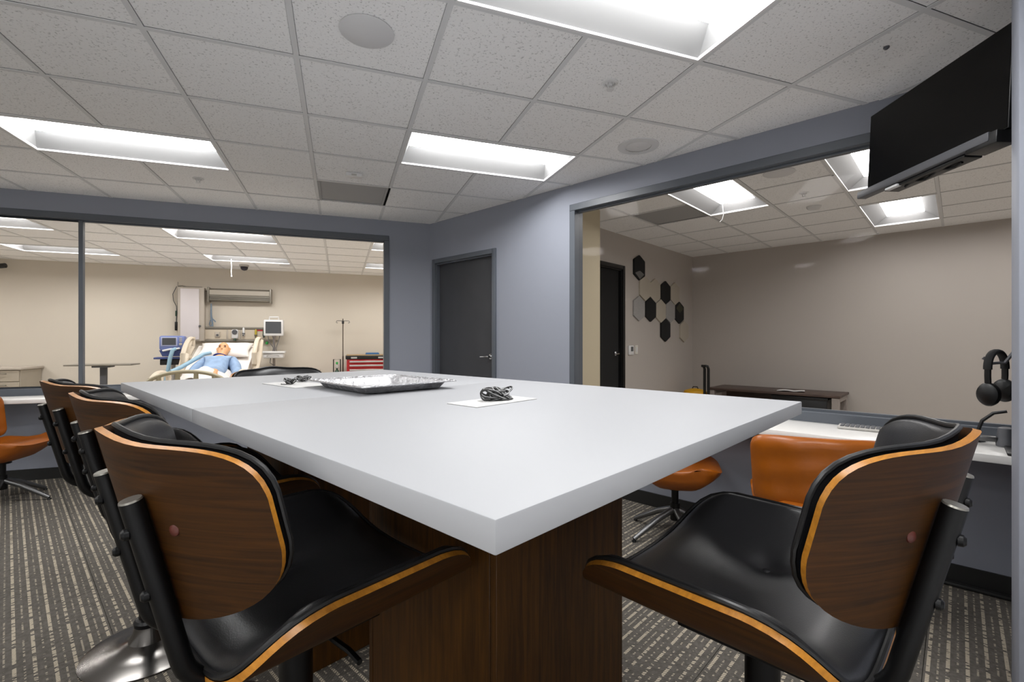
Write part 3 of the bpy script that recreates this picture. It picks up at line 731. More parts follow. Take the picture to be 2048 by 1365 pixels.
def coil(x, y, rot, lab, sc=1.0, seed=1, n=9):
    rd = random.Random(seed); t = thing('coiled_cord', lab, 'cord', (x, y, TZ + .003), rot, 'black cords coiled up on cards')
    for c in range(2):
        b = MB(); P = []
        turns = n - 2
        for k in range(turns * 18):
            a = k / 18 * 2 * math.pi; ph = k / (turns * 18) * 2 * math.pi
            rr = .021 + .004 * math.sin(k * .37 + c); 
            X = .026 * math.sin(ph * 1.0 + c) * 1.0 + (rr * 1.25) * math.cos(a) * (1 + .15 * math.sin(3 * ph))
            Y = (rr * .8) * math.sin(a) + .008 * math.sin(ph * 2 + c)
            Z = .0165 + .013 * math.sin(a * .5 + ph * 3 + c * 1.7) + .004 * math.sin(a * 1.3)
            P.append((X * sc, Y * sc, max(.0032, Z) * sc))
        b.tube(P, .0026 * sc, 6); b.build('cord', M['cord' if c == 0 else 'cord'], t)
        b = MB(); b.tube([(p[0] + .0012, p[1] - .0014, p[2] + .0019 * sc) for p in P[::1]], .0012 * sc, 5); b.build('cord_highlight', M['cord_glint'], t)  # pale strand along the cord is its highlight, put in as colour
    b = MB(); b.tube([(.03 * sc, -.01, .004), (.045 * sc, -.022, .0024), (.02 * sc, -.034, .0024), (-.005, -.03, .003)], .0019 * sc, 6); b.build('cord_end', M['cord'], t)
coil(-.05, 1.45, R(38), 'tangled black cord bundle on the white card right of the foil tray', 1.1, 3)
coil(-.93, 1.985, R(-55), 'black cord coil on the left white card, nearer the viewer', .8, 5, 7)
coil(-.93, 2.11, R(-35), 'black cord coil peeking over the far left rim of the foil tray', .8, 8, 7)

# ---------------------------------------------------------------- television
F_, N_ = Vector((1.885, 2.50, 0)), Vector((1.845, 1.75, 0))
tv = thing('television', 'black flat screen television on a wall arm at the upper right', 'television', ((F_ + N_) / 2).to_3d() + Vector((0, 0, 2.235)), math.atan2((F_ - N_).y, (F_ - N_).x))
TL = (F_ - N_).length / 2
tilt = Matrix.Rotation(R(2.6), 4, 'X')
# local x along the screen (far end +), local y = into the room (screen side, +y)
b = MB(); b.box(-TL, TL, -.025, .006, -.198, .198, bev=.004, M=tilt); b.build('cabinet', M['black_pl'], tv)
b = MB(); b.box(-TL + .004, TL - .004, .006, .0075, -.194, .194, bev=.0005, seg=1, M=tilt); b.build('screen', M['screen'], tv)
b = MB(); b.box(-TL + .03, TL + .012, .004, .05, -.236, -.2, bev=.004, M=tilt); sb = b.build('soundbar', M['grey_pl'], tv)
b = MB(); b.box(-TL - .0, -TL + .13, -.03, .046, -.252, -.203, bev=.004, M=tilt); b.build('speaker_box', M['black_pl'], tv)
b = MB(); b.box(-TL + .15, TL - .16, -.04, .03, -.25, -.236, bev=.004, M=tilt); b.tube([tilt @ Vector((-.18 + k * .03, .0, -.252 - .008 * math.sin(k * 1.3))) for k in range(11)], .006, 8); b.build('mount_tray', M['black_pl'], tv)
b = MB(); b.box(.12, .20, .015, .04, -.2515, -.2395, bev=.004, M=tilt); b.build('highlight_block', M['white_pl'], tv)  # white block standing in for a highlight under the mount
b = MB(); b.box(-.12, .12, -.05, -.025, -.12, .12, bev=.004); b.tube([(0, -.05, 0), (-.18, -.16, 0), (-.30, -.10, 0)], .02, 8); b.build('wall_arm', M['black_pl'], tv)

# ---------------------------------------------------------------- ceiling fittings
def ceil_dev(kind, loc, rot, lab, grp=None):
    if kind == 'speaker':
        t = thing('ceiling_speaker', lab, 'speaker', loc, rot, grp)
        b = MB(); b.lathe([(.113, -.001), (.116, -.006), (.112, -.009), (.0, -.0095)], 40); b.build('grille', M['grille'], t)
    elif kind == 'ring_speaker':
        t = thing('ceiling_speaker', lab, 'speaker', loc, rot, grp)
        b = MB(); b.lathe([(.138, 0), (.138, -.006), (.125, -.009), (.086, -.007)], 40, cap=False); b.build('trim_ring', M['tee'], t)
        b = MB(); b.lathe([(.086, -.004), (.08, -.0075), (.0, -.008)], 40); b.build('grille', M['grille'], t)
        b = MB(); b.lathe([(.007, -.007), (.006, -.010), (.0, -.0105)], 12); b.build('screw', M['white_pl'], t)
    elif kind == 'sprinkler':
        t = thing('fire_sprinkler', lab, 'sprinkler', loc, rot, grp)
        b = MB(); b.lathe([(.042, .0), (.042, -.003), (.036, -.007), (.026, -.008), (.024, .002)], 28, cap=False); b.build('escutcheon', M['white_pl'], t)
        b = MB(); b.lathe([(.012, 0), (.012, -.012), (.006, -.018)], 14)
        for sx in (-1, 1): b.tube([(sx * .010, 0, -.008), (sx * .013, 0, -.022), (sx * .004, 0, -.036)], .0028, 6)
        b.build('body', M['white_pl'], t)
        b = MB(); b.lathe([(.0, -.034), (.02, -.036), (.02, -.038), (.0, -.038)], 18); b.build('deflector', M['white_pl'], t)
    elif kind == 'sensor':
        t = thing('ceiling_sensor', lab, 'sensor', loc, rot, grp)
        b = MB(); b.box(-.062, .062, -.032, .032, -.03, 0, bev=.006); b.build('housing', M['white_pl'], t)
        b = MB(); b.box(-.02, .02, -.0335, -.031, -.026, -.012, bev=.001, seg=1); b.build('sensor_window', M['ltgrey'], t)
    elif kind == 'smoke':
        t = thing('smoke_detector', lab, 'smoke detector', loc, rot, grp)
        b = MB(); b.lathe([(.065, 0), (.065, -.012), (.05, -.03), (.02, -.036), (.0, -.036)], 28); b.build('housing', M['white_pl'], t)
    elif kind == 'vent':
        t = thing('return_vent', lab, 'vent', loc, rot, grp); h = CELL / 2 - .012
        b = MB(); b.box(-h, h, -h, h, .006, .02); b.build('panel', M['vent'], t)
        b = MB(); 
        for s in (-1, 1):
            b.box(-h, h, s * h - .01 * (s + 1) , s * h + .01 * (1 - s), -.001, .006); b.box(s * h - .01 * (s + 1), s * h + .01 * (1 - s), -h + .02, h - .02, -.001, .006)
        b.build('rim', M['vent'], t, smooth=False)
ctr = lambda i, j: wA(PA + (i + .5) * CELL, QA + (j + .5) * CELL, CEIL + .003)
ceil_dev('speaker', ctr(-1, -1), AL, 'plain round grey ceiling speaker near the top of the picture', 'ceiling speakers')
ceil_dev('ring_speaker', wA(1.945, 2.80, CEIL + .003), AL, 'ceiling speaker with a wide ring beside the right wall', 'ceiling speakers')
ceil_dev('sprinkler', ctr(1, -1), AL, 'fire sprinkler with round plate below the big cut-off light', 'fire sprinklers')
ceil_dev('sprinkler', ctr(-3, 3), AL, 'fire sprinkler beyond the long left light', 'fire sprinklers')
ceil_dev('sensor', wA(.106, 4.04, CEIL + .003), AL, 'small white box sensor in front of the dark return vent')
ceil_dev('vent', ctr(-1, 3), AL, 'dark grey return vent tile near the back wall of the meeting room', 'return vents')
ctb = lambda i, j: wB(XB + (i + .5) * CELL, YB + (j + .5) * CELL, CEIL + .003)
ceil_dev('vent', ctb(-3, -4), BE, 'grey return vent tile in the side room ceiling near its door', 'return vents')
ceil_dev('speaker', wB(-1.05, 4.24, CEIL + .003), BE, 'round grey speaker in the side room ceiling under the window head', 'ceiling speakers')
ceil_dev('sprinkler', wB(-1.03, 4.98, CEIL + .003), BE, 'small dark sprinkler in the side room ceiling, before the white smoke detector', 'fire sprinklers')
ceil_dev('smoke', wB(-1.06, 5.55, CEIL + .003), BE, 'white round smoke detector in the side room ceiling')
ceil_dev('speaker', wA(-.9, 9.35, CEIL + .003), AL, 'round speaker in the ward ceiling over the bed area', 'ceiling speakers')
sd = thing('ceiling_hole_plug', 'tiny dark plug in the ceiling tile above the television', 'plug', wA(2.361, 1.467, CEIL + .003), AL)
b = MB(); b.lathe([(.012, 0), (.012, -.006), (.006, -.012), (.0, -.012)], 12); b.build('plug', M['grey_pl'], sd)

# ---------------------------------------------------------------- side room
def hexa(y, z, w, h, kind, lab, k):
    """elongated hexagon tile on the left wall of the side room; local x runs along the wall, local y out of it"""
    t = thing('wall_tile', lab, 'wall panel', wB(XL, y, z), BE + R(90), 'hexagon tiles on the side room wall')
    c = h * .29
    pts = [(0, h / 2), (-w / 2, c), (-w / 2, -c), (0, -h / 2), (w / 2, -c), (w / 2, c)]
    Mx = Matrix.Rotation(R(90), 4, 'X')
    b = MB(); b.prism(pts, .001, .022, M=Mx)
    b.build('panel', M[{'black': 'felt_black', 'grey': 'felt_grey', 'pale': 'felt_pale', 'stripe': 'felt_black', 'olive': 'felt_black'}[kind]], t)
    if kind == 'stripe':
        b = MB(); q0, q1, q2, q3 = Vector((0, -.04)), Vector((-w * .42, -h * .24)), Vector((0, -h * .46)), Vector((w * .42, -h * .24))
        for i in range(7):
            f0, f1 = (i + .2) / 7, (i + .62) / 7
            b.prism([tuple(q0.lerp(q1, f0)), tuple(q0.lerp(q1, f1)), tuple(q3.lerp(q2, f1)), tuple(q3.lerp(q2, f0))], .0222, .024, M=Mx)
        b.build('stripe_inlay', M['felt_grey'], t)
    if kind == 'olive':
        b = MB(); b.prism([(0, h * .45), (-w * .44, h * .2), (0, -.005), (w * .44, h * .2)], .0222, .024, M=Mx); b.build('inlay', M['felt_olive'], t)
HX = [
    (5.79, 2.23, .296, .335, 'stripe', 'black hexagon wall tile with a striped lower facet, uppermost of all'),
    (6.245, 1.96, .296, .335, 'pale', 'pale greige hexagon tile left of the upper black hexagon tile'),
    (6.57, 1.955, .296, .335, 'black', 'plain black hexagon tile in the upper row'),
    (6.885, 1.96, .296, .335, 'pale', 'faint wall-coloured hexagon tile right of the upper black hexagon tile'),
    (5.785, 1.685, .296, .335, 'grey', 'light grey hexagon tile at the left end of the middle row'),
    (6.11, 1.685, .296, .335, 'black', 'plain black hexagon tile in the middle row'),
    (6.42, 1.68, .296, .335, 'pale', 'pale hexagon tile between the black and the grey one in the middle row'),
    (6.725, 1.685, .296, .335, 'grey', 'grey hexagon tile in the middle row right of centre'),
    (7.04, 1.68, .296, .335, 'olive', 'black hexagon tile with an olive upper facet, rightmost'),
    (6.57, 1.408, .296, .335, 'black', 'plain black hexagon tile lowest of all'),
    (7.21, 1.4, .296, .335, 'pale', 'faint wall-coloured hexagon tile at the lower right end'),
    (5.95, 1.965, .296, .335, 'pale', 'faint pale hexagon tile below the striped black one'),
]
for k, hx in enumerate(HX): hexa(*hx, k)
t = thing('thermostat', 'square wall thermostat with grey screen beside the black side room door', 'thermostat', wB(XL, 5.575, 1.13), BE + R(90))
b = MB(); b.box(-.06, .06, -.022, -.0005, -.06, .06, bev=.006); b.build('housing', M['white_pl'], t)
b = MB(); b.box(-.02, .045, -.0235, -.0215, -.015, .045, bev=.001, seg=1); b.build('screen', M['thermo'], t)
t = thing('light_switch', 'white light switch plate right of the thermostat', 'switch', wB(XL, 5.735, 1.135), BE + R(90))
b = MB(); b.box(-.037, .037, -.007, -.0005, -.06, .06, bev=.003, seg=1); b.build('cover_plate', M['outlet'], t)
b = MB(); b.box(-.016, .016, -.011, -.0065, -.033, .033, bev=.002, seg=1); b.build('rocker', M['white_pl'], t)
# low desk
t = thing('low_desk', 'long low dark wood desk with pale metal legs in the side room', 'desk', wB(-1.83, 7.17), BE)
b = MB(); b.box(-.79, .79, -.30, .34, .555, .585, bev=.004); b.build('desktop', M['desk'], t)
for sx in (-1, 1):
    for sy in (-.26, .26):
        b = MB(); b.box(sx * .74 - .04, sx * .74 + .04, sy - .03, sy + .03, 0.001, .554, bev=.004, seg=1); b.build('leg', M['desk_leg'], t)
    b = MB(); b.box(sx * .74 - .04, sx * .74 + .04, -.23, .23, .50, .554, bev=.003, seg=1); b.build('side_rail', M['desk_leg'], t)
b = MB(); b.box(-.70, .70, .20, .225, .12, .55, bev=.002, seg=1); b.build('modesty_panel', M['desk'], t)
t = thing('storage_bin', 'black box tucked under the right half of the low desk', 'box', wB(-1.45, 7.10), BE)
b = MB(); b.box(-.35, .27, -.18, .25, .002, .53, bev=.01); b.build('body', M['black_pl'], t)
b = MB(); b.box(-.36, .28, -.19, .26, .505, .545, bev=.008); b.build('lid', M['black_pl'], t)
t = thing('paper_sheet', 'crumpled white paper lying on the low dark desk', 'paper', wB(-1.62, 7.10, .586), BE + R(12))
b = MB(); b.grid(lambda s, u: Vector((.16 * (s * 2 - 1), .10 * (u * 2 - 1), .004 + .012 * abs(math.sin(s * 5)) * abs(math.cos(u * 4)))), 10, 8); o = b.build('sheet', M['paper'], t)
m_ = o.modifiers.new('thick', 'SOLIDIFY'); m_.thickness = .001
t = thing('trolley_handle', 'tall black folding trolley with twin handle posts beside the low desk', 'trolley', wB(-2.577, 6.72), BE)
for dx in (-.027, .027):
    b = MB(); b.tube([(dx, 0, .05), (dx, 0, .86), (dx - .01, -.01, .895), (dx - .035, -.02, .90)], .019, 10); b.build('handle_post', M['black_pl'], t)
b = MB(); b.tube([(-.062, -.02, .90), (-.008, -.02, .90)], .016, 10); b.build('grip', M['black_pl'], t)
b = MB(); b.box(-.12, .12, -.22, .02, .03, .055, bev=.006)
b.build('base_plate', M['black_pl'], t)
for dx in (-.13, .13):
    b = MB(); b.lathe([(.045, -.012), (.05, -.006), (.05, .006), (.045, .012)], 20, M=Matrix.Translation((dx, .03, .051)) @ Matrix.Rotation(R(90), 4, 'Y')); b.build('wheel', M['black_soft'], t)
t = thing('yellow_case', 'yellow lidded mop bucket left of the black trolley', 'bucket', wB(-2.83, 6.95), BE)
b = MB(); b.shell(lambda s, u: Vector(((.15 + .0) * math.cos(2 * math.pi * s) * (.85 + .15 * u), .15 * math.sin(2 * math.pi * s) * (.85 + .15 * u), .002 + .46 * u)), lambda s, u: Vector((.14 * math.cos(2 * math.pi * s) * (.85 + .15 * u), .14 * math.sin(2 * math.pi * s) * (.85 + .15 * u), .01 + .445 * u)), 28, 4)
b.build('body', M['yellow'], t)
b = MB(); b.lathe([(.160, .44), (.165, .49), (.15, .52), (.06, .548), (.0, .553)], 28); li = b.build('lid', M['yellow'], t)
b = MB(); b.tube([(-.045, 0, .542), (-.03, 0, .575), (.03, 0, .575), (.045, 0, .542)], .008, 8); b.build('handle', M['black_pl'], li)
t = thing('hanging_cord', 'thin white cord end hanging from the side room ceiling', 'cord', wB(-1.60, 4.55, 2.585), BE)
b = MB(); b.tube([(0, 0, .0), (.004, 0, -.08), (.012, 0, -.16), (.002, .0, -.205), (-.02, 0, -.225)], .0045, 8); b.build('cord', M['white_pl'], t)

# ---------------------------------------------------------------- ward: wall services
def A_thing(name, lab, cat, p, q, z=0, grp=None, rot=0): return thing(name, lab, cat, wA(p, q, z), AL + rot, grp)
t = A_thing('wall_cabinet', 'tall narrow white-fronted cabinet on the ward wall left of the bed', 'cabinet', -2.53, QF)
b = MB(); b.box(-.21, .20, -.13, -.001, 1.25, 2.225, bev=.006); b.build('body', M['cream2'], t)
b = MB(); b.box(-.165, .125, -.145, -.131, 1.275, 2.195, bev=.004); dr = b.build('door', mat('white_panel', 'dcd6d8', .4), t)
b = MB(); b.lathe([(.018, 0), (.018, .02), (.0, .024)], 14, M=Matrix.Translation((.14, -.146, 1.52)) @ Matrix.Rotation(R(90), 4, 'X')); b.build('latch', M['grey_pl'], dr)
b = MB(); b.tube([(-.21, -.08, 2.24), (-.15, -.1, 2.245), (-.08, -.1, 2.23), (.16, -.09, 2.225)], .012, 8); b.build('top_tube', M['lampgrey'], t)
t = A_thing('bed_lamp', 'long grey over-bed wall lamp with ribbed front', 'lamp', -1.75, QF)
b = MB()
pf = [(-.001, .24), (-.10, .24), (-.15, .20), (-.155, .12), (-.13, .02), (-.001, 0)]
b.prism([(-p[0], p[1]) for p in pf], -.50, .50, M=Matrix.Translation((0, 0, 1.98)) @ Matrix.Rotation(R(90), 4, 'Z') @ Matrix.Rotation(R(90), 4, 'X') @ Matrix.Scale(-1, 4, (1, 0, 0)) if False else Matrix.Translation((0, 0, 1.98)) @ Matrix(((0, 0, 1, 0), (-1, 0, 0, 0), (0, 1, 0, 0), (0, 0, 0, 1))))
b.build('housing', M['lampgrey'], t, 30)
for sx in (-1, 1):
    b = MB(); b.box(sx * .51 - .014, sx * .51 + .014, -.17, -.001, 1.965, 2.235, bev=.005); b.build('end_cap', M['lampgrey'], t)
b = MB(); b.box(-.49, .49, -.163, -.158, 2.10, 2.185, bev=.002, seg=1); b.build('upper_diffuser', M['amber'], t)
for k in range(3):
    b = MB(); b.box(-.49, .49, -.162, -.15, 2.0 + .028 * k, 2.018 + .028 * k, bev=.002, seg=1); b.build('louvre_strip', M['lampgrey'], t)
b = MB(); b.tube([(-.52, -.05, 2.17), (-.62, -.05, 2.17), (-.62, -.05, 1.55)], .012, 8); b.build('conduit', M['lampgrey'], t)
hw = A_thing('headwall_rail', 'beige wall rail unit with service outlets behind the bed head', 'headwall', -1.77, QF)
b = MB(); b.box(-.60, .62, -.05, -.001, 1.27, 1.475, bev=.003); b.build('panel', M['cream2'], hw)
for z0, z1, d in ((1.475, 1.515, .07), (1.235, 1.27, .07)):
    b = MB(); b.box(-.62, .64, -d, -.001, z0, z1, bev=.004); b.build('rail', M['lampgrey'], hw)
for x0, x1 in ((-.56, -.22), (-.19, .0), (.02, .26), (.28, .58)):
    b = MB(); b.box(x0, x1, -.056, -.05, 1.285, 1.46, bev=.002, seg=1); b.build('cover_panel', M['cream'], hw)
def flow(p, z, body, lab, nm='flowmeter', ball=None):
    t = A_thing(nm, lab, 'flowmeter', p, QF - .098, z)
    b = MB(); b.lathe([(.0, -.09), (.016, -.085), (.02, -.03), (.02, .05), (.012, .07), (.0, .075)], 14); b.build('tube', body, t)
    b = MB(); b.lathe([(.026, -.05), (.026, -.03), (.0, -.03)], 14); b.tube([(0, -.02, -.07), (0, -.05, -.075)], .012, 8); b.build('valve', ball or M['grey_pl'], t)
t = A_thing('suction_regulator', 'round white suction gauge on the rail behind the manikin head', 'gauge', -1.84, QF - .073, 1.385)
b = MB(); b.box(-.055, .055, -.06, 0, -.09, .08, bev=.02); b.build('housing', M['white_pl'], t)
b = MB(); b.lathe([(.045, 0), (.045, .012), (.0, .014)], 20, M=Matrix.Translation((0, -.06, .03)) @ Matrix.Rotation(R(90), 4, 'X')); b.build('dial', M['grey_pl'], t)
b = MB(); b.tube([(0, -.04, -.09), (0, -.05, -.13)], .02, 10); b.build('knob', M['green'], t)
flow(-1.495, 1.40, M['ylw2'], 'yellow flowmeter tube on the ward rail', 'yellow_flowmeter')
flow(-1.36, 1.40, M['green'], 'dark green flowmeter on the ward rail under the monitor corner', 'green_flowmeter')
flow(-1.70, 1.43, M['white_pl'], 'white thin flowmeter on the ward rail right of the round gauge', 'white_flowmeter')
t = A_thing('red_tag', 'small red label strip on the ward rail beside the yellow flowmeter', 'label', -1.43, QF - .058, 1.45)
b = MB(); b.box(-.05, .05, -.004, 0, -.012, .012, bev=.001, seg=1); b.build('strip', M['redlab'], t)
t = A_thing('outlet_box', 'small grey socket box on the rail panel above the pillow left edge', 'outlet', -2.13, QF - .058, 1.37)
b = MB(); b.box(-.04, .04, -.02, 0, -.05, .05, bev=.005); b.build('box', M['cream2'], t)
b = MB(); b.lathe([(.02, 0), (.02, .012), (.0, .012)], 14, M=Matrix.Translation((0, -.02, -.01)) @ Matrix.Rotation(R(90), 4, 'X')); b.build('socket', M['grey_pl'], t)
t = A_thing('wall_handset', 'black handset on a thin cord left of the white wall cabinet', 'handset', -2.79, QF - .01, 1.52)
b = MB(); b.box(-.02, .02, -.03, 0, -.08, .08, bev=.008); b.build('handle', M['black_pl'], t)
b = MB(); b.tube([(0, -.02, .08), (.01, -.02, .25), (.005, -.02, .36), (-.04, -.02, .46), (-.05, -.02, .58), (.01, -.02, .72)], .006, 6); b.tube([(.012, -.02, .08), (.022, -.02, .42), (.03, -.02, .8)], .004, 6); b.build('cord', M['grey_pl'], t)
b = MB(); b.box(-.012, .014, -.028, -.004, .18, .28, bev=.004); b.build('clip', M['green'], t)
t = A_thing('breathing_tube', 'blue grey breathing tube hanging from the lamp conduit above the rail', 'tube', -2.23, QF - .075, 1.52)
b = MB(); b.tube([(0, 0, .42), (0, 0, .2), (.01, 0, .12), (.02, 0, .06), (.015, 0, 0)], [.012, .016, .02, .013, .02], 8); b.tube([(.0, 0, .16), (.06, 0, .1), (.07, 0, .08)], .01, 8); b.tube([(-.01, 0, .12), (-.03, 0, .04), (-.01, 0, .0)], .008, 8); b.build('tube', mat('dusty_blue_tube', '6c7c8c', .5), t)
# monitor on pole
t = A_thing('patient_monitor', 'white patient monitor with dark screen on a pole right of the bed', 'monitor', -1.165, 9.90)
b = MB(); b.box(-.165, .165, -.09, .06, 1.345, 1.645, bev=.018); b.build('housing', M['white_pl'], t)
b = MB(); b.box(-.132, .132, -.094, -.088, 1.39, 1.61, bev=.003, seg=1); b.build('screen', M['scr_grey'], t)
b = MB(); b.tube([(-.08, 0, 1.64), (-.075, 0, 1.70), (.075, 0, 1.70), (.08, 0, 1.64)], .012, 8); b.build('handle', M['white_pl'], t)
b = MB(); b.lathe([(.025, .08), (.022, 1.30), (.04, 1.345)], 14); b.build('pole', M['desk_leg'], t)
b = MB(); b.box(-.17, .17, -.14, .10, .93, 1.02, bev=.02); b.box(-.20, .20, -.16, .11, 1.02, 1.06, bev=.01); bk_ = b.build('basket', M['white_pl'], t)
b = MB(); b.tube([(-.10, -.145, .975), (-.08, -.17, .985), (.08, -.17, .985), (.10, -.145, .975)], .007, 8); b.build('grip', M['ltgrey'], bk_)
b = MB()
for a in range(5):
    d = Vector((math.cos(R(72 * a)), math.sin(R(72 * a)), 0)); b.tube([Vector((0, 0, .11)), d * .28 + Vector((0, 0, .07))], .018, 8)
b.build('star_base', M['desk_leg'], t)
for a in range(5):
    d = Vector((math.cos(R(72 * a)), math.sin(R(72 * a)), 0)); b = MB(); b.lathe([(.028, -.012), (.03, 0), (.028, .012)], 12, M=Matrix.Translation(d * .28 + Vector((0, 0, .031))) @ Matrix.Rotation(R(90), 4, 'X')); b.build('caster', M['black_pl'], t)
b = MB()
for q in range(3):
    s0 = (-.10 + q * .10, -.02, 1.345); b.tube([s0, (s0[0] * .8, -.06, 1.24), (.02 * q, -.05, 1.12), (.03 * q - .02, -.02, 1.06)], .006, 6)
b.tube([(-.05, -.05, .93), (-.06, -.06, .84), (.0, -.04, .80), (.02, -.03, .80)], .006, 6); b.build('cable', M['grey_pl'], t)
# IV pole, tank, tool cart
t = A_thing('infusion_stand', 'thin dark infusion stand with two hooks before the red cart', 'infusion stand', .054, 9.96)
b = MB(); b.lathe([(.013, .06), (.013, .95), (.009, .95), (.009, 1.69)], 12); b.build('pole', mat('dark_steel', '5b5148', .35, .7), t)
b = MB()
for sx in (-1, 1): b.tube([(0, 0, 1.645), (sx * .08, 0, 1.65), (sx * .115, 0, 1.645), (sx * .125, 0, 1.62), (sx * .11, 0, 1.605), (sx * .095, 0, 1.615)], .006, 8)
b.build('hook_arm', M['steel'], t)
b = MB(); b.lathe([(.02, 1.59), (.022, 1.6), (.022, 1.64), (.015, 1.65)], 12); b.build('collar', M['black_pl'], t)
for a in range(4):
    d = Vector((math.cos(R(90 * a + 45)), math.sin(R(90 * a + 45)), 0)); b = MB(); b.tube([Vector((0, 0, .075)), d * .20 + Vector((0, 0, .025))], .012, 8); b.build('leg', M['steel'], t)
t = A_thing('oxygen_cylinder', 'dark green oxygen cylinder with regulator in a small frame', 'gas cylinder', -.055, 9.66)
b = MB(); b.lathe([(.05, .002), (.052, .02), (.052, .62), (.04, .68), (.018, .70), (.018, .73)], 20); b.build('cylinder', M['green'], t)
b = MB(); b.lathe([(.03, .73), (.034, .75), (.034, .79), (.02, .80), (.016, .84), (.0, .85)], 16); b.lathe([(.03, 0), (.03, .03), (.0, .03)], 14, M=Matrix.Translation((0, -.03, .77)) @ Matrix.Rotation(R(90), 4, 'X')); b.build('regulator', M['ltgrey'], t)
b = MB(); b.tube([(-.062, 0, .60), (-.062, 0, .90), (.062, 0, .90), (.062, 0, .60)], .010, 8); b.build('carry_frame', M['black_pl'], t)
b = MB(); b.lathe([(.022, 0), (.022, .015), (.0, .017)], 14, M=Matrix.Translation((0, -.015, .83)) @ Matrix.Rotation(R(90), 4, 'X')); b.build('gauge', M['lime'], t)
t = A_thing('tool_cart', 'red drawer cart with black top rail and silver drawer pulls', 'cart', .49, 9.78)
b = MB(); b.box(-.37, .37, -.22, .22, .10, .90, bev=.006); b.build('body', M['red'], t)
b = MB(); b.box(-.39, .39, -.24, .24, .90, .965, bev=.01); b.build('top_tray', M['black_pl'], t)
b = MB(); b.box(-.37, .37, -.20, .22, .966, .985, bev=.004); b.build('worktop', mat('cork_top', 'a58d6c', .8), t)
for sx in (-.24, .26):
    b = MB(); b.box(sx - .055, sx + .055, -.244, -.24, .915, .945, bev=.001, seg=1); b.build('badge', M['alu'], t)
zz = .885
for k, h in enumerate((.075, .085, .13, .13, .17, .17)):
    b = MB(); b.box(-.34, .34, -.235, -.221, zz - h + .008, zz, bev=.003, seg=1); d = b.build('drawer', M['red'], t)
    b = MB(); b.box(-.32, .32, -.25, -.236, zz - .045, zz - .015, bev=.003, seg=1); b.build('pull', M['alu'], d); zz -= h
for sx in (-.31, .31):
    for sy in (-.17, .17):
        b = MB(); b.lathe([(.045, -.015), (.05, 0), (.045, .015)], 14, M=Matrix.Translation((sx, sy, .051)) @ Matrix.Rotation(R(90), 4, 'Y')); b.build('caster', M['black_pl'], t)
t = A_thing('folded_cloth', 'blue folded cloth on top of the red cart', 'cloth', .60, 9.78, .986)
b = MB(); b.box(-.13, .13, -.09, .09, 0, .018, bev=.006); b.box(-.12, .12, -.085, .085, .0185, .034, bev=.006); b.build('cloth', M['bluecl'], t)
# cameras
t = A_thing('dome_camera', 'black dome camera under the ward ceiling above the bed lamp', 'camera', -1.60, 9.55, CEIL + .003)
b = MB(); b.lathe([(.075, 0), (.075, -.03), (.065, -.035)], 24); b.build('mount', M['ltgrey'], t)
b = MB(); b.lathe([(.062, -.034), (.058, -.07), (.038, -.095), (.0, -.105)], 24); b.build('dome', mat('dark_dome', '2a2735', .15), t)
t = A_thing('wall_camera', 'small dark camera on a white bracket at the left end of the ward wall', 'camera', -5.161, QF, 2.47)
b = MB(); b.tube([(-.12, -.001, .03), (-.12, -.06, .03), (-.03, -.10, .02)], .018, 8); b.build('bracket', M['white_pl'], t)
b = MB(); b.lathe([(.03, -.07), (.04, -.06), (.04, .05), (.03, .06)], 16, M=Matrix.Translation((0, -.12, .0)) @ Matrix.Rotation(R(80), 4, 'Y')); b.build('body', M['black_pl'], t)
t = A_thing('pull_string', 'white cord hanging from the ward ceiling before the dome camera', 'cord', -1.69, 8.95, CEIL + .003)
b = MB(); b.tube([(0, 0, 0), (.006, 0, -.12), (.0, 0, -.20), (.004, 0, -.27)], .006, 8); b.tube([(.004, 0, -.27), (.004, 0, -.29)], .011, 8); b.build('cord', M['white_pl'], t)

# ---------------------------------------------------------------- ward: bed with manikin
PB = -1.83
bed = A_thing('hospital_bed', 'adjustable hospital bed with raised back and beige plastic side rails', 'bed', PB, 0)
def bz(y):                                             # mattress top
    return .64 if y < 8.3 else .64 + .47 * (y - 8.3) if y < 9.42 else .64 + .47 * 1.12
b = MB(); b.box(-.40, .40, 7.15, 9.55, .22, .34, bev=.02); b.build('bed_frame', M['cream2'], bed)
for sx in (-.34, .34):
    for y in (7.35, 9.35):
        b = MB(); b.box(sx - .03, sx + .03, y - .03, y + .03, .12, .24, bev=.006); b.build('leg', M['cream2'], bed)
        b = MB(); b.lathe([(.055, -.02), (.062, 0), (.055, .02)], 16, M=Matrix.Translation((sx, y, .063)) @ Matrix.Rotation(R(90), 4, 'Y')); b.build('caster', M['black_pl'], bed)
b = MB(); b.shell(lambda s, u: Vector((-.43 + .86 * s, 7.2 + 2.28 * u, bz(7.2 + 2.28 * u))), lambda s, u: Vector((-.43 + .86 * s, 7.2 + 2.28 * u, bz(7.2 + 2.28 * u) - .17)), 8, 40); b.build('mattress', M['linen'], bed)
b = MB(); b.shell(lambda s, u: Vector((-.42 + .84 * s, 7.2 + 2.28 * u, bz(7.2 + 2.28 * u) - .175)), lambda s, u: Vector((-.42 + .84 * s, 7.2 + 2.28 * u, bz(7.2 + 2.28 * u) - .20)), 4, 20); b.build('deck', M['cream2'], bed)
b = MB(); b.box(-.46, .46, 9.60, 9.65, .5, 1.12, bev=.02); b.build('headboard', M['cream2'], bed)
